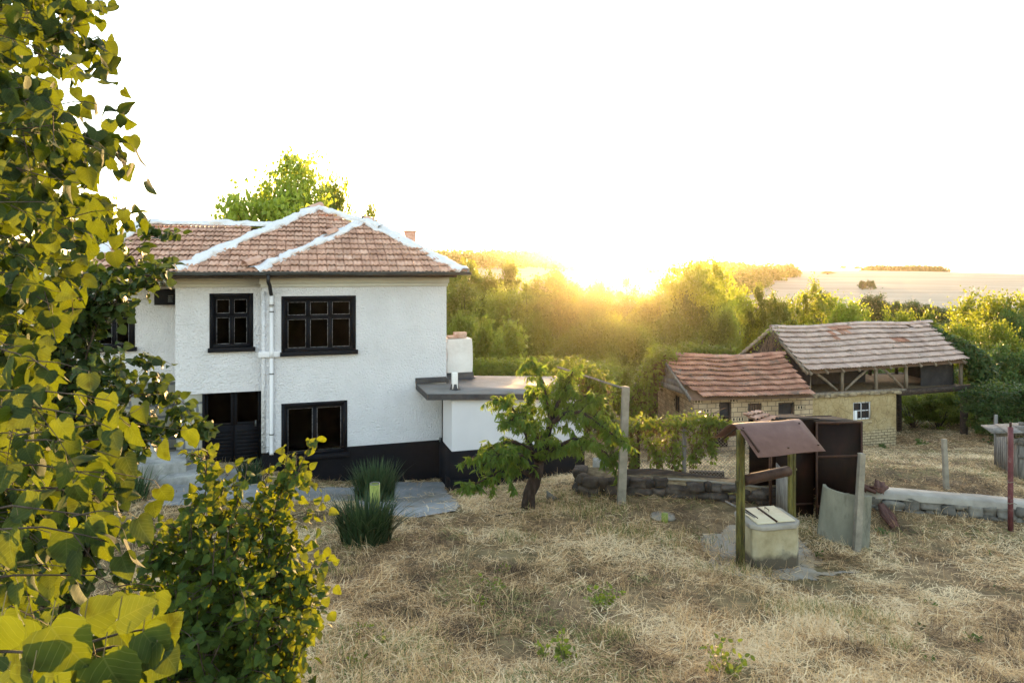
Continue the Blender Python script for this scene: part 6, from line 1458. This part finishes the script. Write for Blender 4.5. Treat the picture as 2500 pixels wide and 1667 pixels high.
vine('pergola_vine','grape vine bunched over the far end of the thin pole above the annex roof',
 [[pg(1375,905,17,.32),pg(1420,905,16.6,.42),pg(1460,925,16.2,.34),pg(1475,945,16,.2)],[pg(1425,930,16.4,.3),pg(1430,980,16.2,.2),pg(1432,1030,16,.16)],[pg(1462,950,16,.16),pg(1478,990,15.8,.14),pg(1495,1030,15.6,.14),pg(1520,1045,15.4,.13)],[pg(1440,1000,16,.16),pg(1480,1030,15.7,.22),pg(1510,1050,15.5,.2)]],.3,900,.10,M['vineleaf'],r,droop=.2,brown=.5)
bY=lambda px,py,Y,rd=.25:(*P(px,py,Y),rd)
vine('barn_creeper','dark green creeper climbing over the hay barn roof end and hanging to the ground',
 [[bY(2270,800,29.2,.16),bY(2300,825,28.6,.34),bY(2335,848,28.0,.45),bY(2375,868,27.4,.5),bY(2398,900,27.2,.55)],[bY(2385,880,27.5,.5),bY(2412,940,27.4,.6),bY(2418,1000,27.2,.6),bY(2425,1050,27,.6)],[bY(2400,960,28,.6),bY(2440,1000,27.5,.8),bY(2480,1010,27,.9)],[bY(2330,838,28.4,.3),bY(2352,868,27.6,.25)]],.4,2600,.15,M['ivyleaf'],r,droop=.1,stem_r=.02)
vine('gable_vine','tangle of dry brown vine stems hanging on the barn gable',
 [[bY(1885,805,27.1,.2),bY(1860,830,27.6,.25),bY(1838,855,28.0,.25)],[bY(1885,810,26.9,.2),bY(1905,850,26.6,.2),bY(1925,880,26.2,.18)]],.2,60,.09,M['vineleaf'],r,brown=1.0,stem_r=.012)
# dry hanging strands
sb=MB(); og=np.array(P(1885,805,27.0))
for i in range(110):
    k=r.uniform(0,1); a=np.array(P(1885+50*k if r.random()<.5 else 1885-55*k,806+75*k,26.7+.4*(r.random())))-[0,.15,0]; L=r.uniform(.3,1.3); e=a+np.array([r.normal()*.25,-.1*r.random(),-L]); m=(a+e)/2+r.normal(size=3)*.1
    sb.tube(np.array([a,m,e])-og,[.012,.009,.005],4,cap=False)
o=[q for q in bpy.data.objects if q.name.startswith('gable_vine')][0]; s_=sb.build('strands',M['drystem'],o); s_.location=Vector(og)-o.location
vine('shed_creeper','creeper heaped over the gable end of the brick shed and falling down its side',
 [[bY(1640,862,25.7,.3),bY(1610,868,25.8,.45),bY(1590,890,25.8,.5),bY(1578,930,25.7,.5),bY(1570,980,25.6,.5),bY(1565,1020,25.5,.45)],[bY(1660,852,26.6,.3),bY(1720,852,26.9,.2),bY(1790,856,27,.16)],[bY(1540,1000,26,.4),bY(1555,960,26,.45)]],.4,1700,.13,M['vineleaf'],r,droop=.3,brown=.55,stem_r=.02)
vine('roof_hedge','low strip of leafy hedge running behind the flat annex roof',
 [[bY(1140,896,24.5,.35),bY(1200,893,24.5,.38),bY(1260,896,24.4,.36),bY(1330,893,24.3,.40),bY(1400,898,24.2,.36),bY(1490,905,24,.4)],[bY(1140,925,24.5,.5),bY(1300,925,24.4,.5),bY(1490,935,24,.5)]],.35,1300,.12,M['vineleaf'],r,droop=.2,cat='hedge',stem_r=.015)
# ---- iris clumps
def iris(px,py,Y,wd,ht,n,label,r,fan=.9,dry=0):
    g=G(px,py) if Y is None else np.array([*P(px,py,Y)[:2],0]); g[2]=float(H(g[0],g[1])); o=tag(empty('iris_clump',tuple(g)),label,'plant'); mb=MB(); k=7; s=np.linspace(0,1,k)
    for i in range(n):
        a=r.uniform(0,6.283); rad=wd*.5*math.sqrt(r.random())*.55; b=np.array([math.cos(a)*rad,math.sin(a)*rad*.8,-.03]); a2=a+r.normal()*.5; lean=r.uniform(.05,.55)*fan*(.4+rad/(wd*.3)); L=ht*r.uniform(.6,1.15)
        d=np.array([math.cos(a2),math.sin(a2),0]); sd=np.array([-d[1],d[0],0]); w=r.uniform(.012,.02)
        c=b+d*(lean*L*(s**1.7))[:,None]+np.array([0,0,1])*(L*(s-.38*lean*s**2.6))[:,None]; wv=w*(1-s**2.2)[:,None]+.0008
        V=np.stack([c-sd*wv,c+d*.25*wv,c+sd*wv],1); mb.grid(V,np.clip(r.beta(2,2),0,1))
    mb.build('blades',M['iris'],o,smooth=True); return o
r=np.random.default_rng(41)
iris(893,1325,None,1.5,.86,480,'spiky dark green iris clump in front of the green pipe',r,1.25)
iris(915,1222,None,1.6,.95,460,'broad dark iris clump behind the green pipe near the house',r,.8)
iris(610,1180,None,.95,.62,150,'row of slim iris leaves before the black front door',r,.6)
iris(320,1225,None,1.2,.75,230,'iris clump in the shade below the concrete steps',r,1.0)
# ---- weeds
def weed(px,py,h,n,sz,label,r,mat='midgreen',tm=OVAL,up=.5):
    g=G(px,py); o=tag(empty('weed',tuple(g)),label,'weed','green weeds in the dry grass'); st=[]; sb=MB()
    for i in range(n):
        d=unit(np.array([r.normal(),r.normal(),r.uniform(.3,1.6)*up*2])); e=d*h*r.uniform(.5,1.1); sb.tube([(0,0,-.02),e*.5+[0,0,.02],e],[.004,.003,.001],4,cap=False); twig_leaves(st,[e*.2,e*.6,e],sz,60,.1,r,jit=.8)
    sb.build('stem',M['twig'],o); finish_leaves(st,tm,M[mat],o,'foliage'); return o
r=np.random.default_rng(43)
for q in ((1470,1480,.34,9,.06),(1378,1612,.26,10,.055),(1765,1650,.34,8,.06),(1215,1440,.24,7,.055),(1165,1480,.2,8,.05),(940,1575,.15,6,.05),(885,1545,.13,7,.045),(1330,1600,.14,6,.05),(865,1625,.16,5,.055),(1230,1400,.15,6,.05)):
    weed(*q,'leafy green weed sprouting in the near mown grass',r)
for q in ((2380,1570,.12,16,.055),(2245,1540,.12,10,.05),(1855,1350,.06,14,.07),(2000,1362,.12,10,.05),(2260,1478,.10,9,.05),(2270,1625,.13,12,.05),(2080,1545,.13,9,.05),(2440,1440,.08,7,.05),(2150,1300,.12,9,.05),(2420,1362,.08,6,.05),(2250,1085,.3,14,.09),(2160,1095,.2,10,.08)):
    weed(*q,'low dark green rosette weed in the pale straw',r,'darkgreen',up=.25)
# ------------------------------------------------------------------ straw and grass
M['straw']=None
def strawmat():
    m,nt,out=newmat('straw'); L=nt.links
    a=N(nt,'ShaderNodeAttribute',attribute_name='tint')
    r_=ramp(nt,[(0,(.055,.038,.024)),(.18,(.17,.105,.055)),(.4,(.47,.30,.14)),(.62,(.70,.50,.265)),(.78,(.82,.66,.42)),(.80,(.10,.13,.035)),(.9,(.15,.18,.05)),(1,(.26,.26,.09))]); L.new(a.outputs['Fac'],r_.inputs[0])
    d=N(nt,'ShaderNodeBsdfPrincipled'); d.inputs['Roughness'].default_value=.7; d.inputs['Specular IOR Level'].default_value=.2; L.new(r_.outputs[0],d.inputs['Base Color'])
    t=N(nt,'ShaderNodeBsdfTranslucent'); L.new(r_.outputs[0],t.inputs[0]); x=N(nt,'ShaderNodeMixShader'); x.inputs[0].default_value=.25
    L.new(d.outputs[0],x.inputs[1]); L.new(t.outputs[0],x.inputs[2]); L.new(x.outputs[0],out.inputs[0]); return m
M['straw']=strawmat()
def inpoly(o,x,y):
    ins=np.zeros(x.shape,bool); j=len(o)-1
    for i in range(len(o)):
        xi,yi=o[i][:2]; xj,yj=o[j][:2]; c=((yi>y)!=(yj>y))&(x<(xj-xi)*(y-yi)/(yj-yi+1e-12)+xi); ins^=c; j=i
    return ins
pathpoly=np.array(pp)[:,:2]; apron=np.array(pw)[:,:2]
hp_poly=np.array([hw(-9.6,2)[:2],hw(uS,2)[:2],hw(uS,.3)[:2],hw(0,.3)[:2],hw(0,-.05)[:2],hw(u0,-.05)[:2],hw(u0,-1.62)[:2],hw(uw+.05,-1.62)[:2],hw(uw+.05,4)[:2],hw(-9.6,9)[:2]])
def straw(name,label,n,y0,y1,r,flat=True,mask=None,lenr=(.07,.26),wid=.0022,tintf=None,up=(.0,.35),pw_=1.25):
    u=r.random(n); e=1-pw_*2+1; Y=(y0**e+(y1**e-y0**e)*u)**(1/e); az=r.uniform(-.80,.80,n); X=az*(Y+.6)
    k=~inpoly(hp_poly,X,Y)
    k&=~(inpoly(pathpoly,X,Y)&(r.random(n)<.95)); k&=~(inpoly(apron,X,Y)&(r.random(n)<.35))
    if mask is not None: k&=mask(X,Y,r)
    X,Y=X[k],Y[k]; n=len(X); Z=H(X,Y,True)
    cl=fbm(X*1.6,Y*1.6,41,4); cl2=fbm(X*.5,Y*.5,43,3)
    ang=fbm(X*.7,Y*.7,51,3)*12.6+r.normal(size=n)*1.7
    L=r.uniform(*lenr,n)*(.6+.9*cl); el=r.uniform(*up,n)*(1 if not flat else (r.random(n)**2*1.8+.15)); d=np.stack([np.cos(ang)*np.cos(el),np.sin(ang)*np.cos(el),np.sin(el)],-1)
    lift=np.abs(r.normal(size=n))*.035*np.clip(cl*2-.4,.05,1.6) if flat else np.zeros(n)-.01
    w=wid*np.sqrt(np.clip(Y/7,1,6))*r.uniform(.6,1.5,n); sd=unit(np.cross(d,np.stack([r.normal(size=n)*.3,r.normal(size=n)*.3,np.ones(n)],-1)))
    p0=np.stack([X,Y,Z+lift],-1); bend=(r.normal(size=(n,3))*.12*L[:,None]) ; bend[:,2]=np.abs(bend[:,2])*.4
    p1=p0+d*(L*.5)[:,None]+bend; p2=p0+d*L[:,None]; p2[:,2]-=(L*.18*(r.random(n))) if flat else (L*.15*r.random(n))
    V=np.stack([p0-sd*w[:,None],p0+sd*w[:,None],p1-sd*w[:,None]*.9,p1+sd*w[:,None]*.9,p2-sd*w[:,None]*.25,p2+sd*w[:,None]*.25],1)
    q=np.array([(0,1,3,2),(2,3,5,4)]); Fq=(q[None]+(np.arange(n)*6)[:,None,None]).reshape(-1,4)
    t=tintf(X,Y,cl,cl2,r)
    mb=MB(); mb.add(V.reshape(-1,3),Fq,np.repeat(t,6)); return tag(mb.build(name,M['straw']),label,'grass',kind='stuff')
def st_t(X,Y,cl,cl2,r):
    n=len(X); t=np.clip(.50+(fbm(X*.8,Y*.8,61,5)-.5)*1.5+(fbm(X*3.2,Y*3.2,63,3)-.5)*.6+.03+r.normal(size=n)*.20,.0,.78)
    # darker, earthier under the near bushes and pale out in the open
    gr=(fbm(X*.55,Y*.55,71,4)>.60)&(r.random(n)<.25); t[gr]=r.uniform(.82,1,gr.sum()); return t
r=np.random.default_rng(47)
r_st=r
straw('dry_grass','mown dry straw strewn over the whole yard',330000,4.6,21,r,mask=lambda X,Y,r: r.random(X.shape)<np.clip((fbm(X*1.3,Y*1.3,97,4)-.30)*4.5,.06,1),tintf=st_t,pw_=1.3,wid=.0030)
straw('far_dry_grass','dry straw on the slope below the barns',90000,14,33,r,tintf=st_t,lenr=(.10,.30),wid=.0026,pw_=.9)
def greenmask(X,Y,r):
    zones=[(1760,1400,1.0,.6),(1680,1320,.8,.9),(1420,1250,1.5,.8),(1400,1215,1.1,.6),(1560,1300,1.0,.7),(820,1400,.5,.35),(2080,1520,.7,.5),(2170,1590,.6,.4),(1500,1560,.4,.3),(1250,1320,.6,.4),(2000,1500,.9,.5)]
    m=np.zeros(X.shape)
    for px,py,rx,ry in zones:
        g=G(px,py); m=np.maximum(m,1-np.sqrt(((X-g[0])/rx)**2+((Y-g[1])/ry)**2))
    return r.random(X.shape)<np.clip(m*1.3,0,1)*np.clip(fbm(X*2.2,Y*2.2,81,3)*2.4-.6,0,1)
straw('green_grass','patches of fresh green grass standing in the straw',230000,6.5,17,r,flat=False,mask=greenmask,lenr=(.07,.22),wid=.0022,up=(.7,1.5),tintf=lambda X,Y,cl,cl2,r: np.where(r.random(len(X))<.62,r.uniform(.81,1,len(X)),r.uniform(.35,.75,len(X))),pw_=.8)
straw('standing_stalks','thin upright dry stalks scattered over the yard',26000,5,20,r,flat=False,lenr=(.10,.36),wid=.0016,up=(.6,1.5),mask=lambda X,Y,r: r.random(X.shape)<np.clip(fbm(X*.9,Y*.9,91,3)*3-1.2,0,1),tintf=lambda X,Y,cl,cl2,r: r.uniform(.3,.78,len(X)),pw_=1.2)
# ------------------------------------------------------------------ the air
m,nt,out=newmat('sun glow haze')
v=N(nt,'ShaderNodeVolumePrincipled'); v.inputs['Color'].default_value=(1.0,.86,.62,1); v.inputs['Density'].default_value=.00014; v.inputs['Anisotropy'].default_value=.945  # warm tint and forward scatter imitate the bloom around the sun
nt.links.new(v.outputs[0],out.inputs['Volume'])
mb=MB(); mb.box((-3000,-80,EZ-60),(3000,2200,EZ+9))
hz_o=tag(mb.build('haze',m),'thin evening haze added to make the warm glow round the sun','haze',kind='stuff')
hz_o.display_type='WIRE'
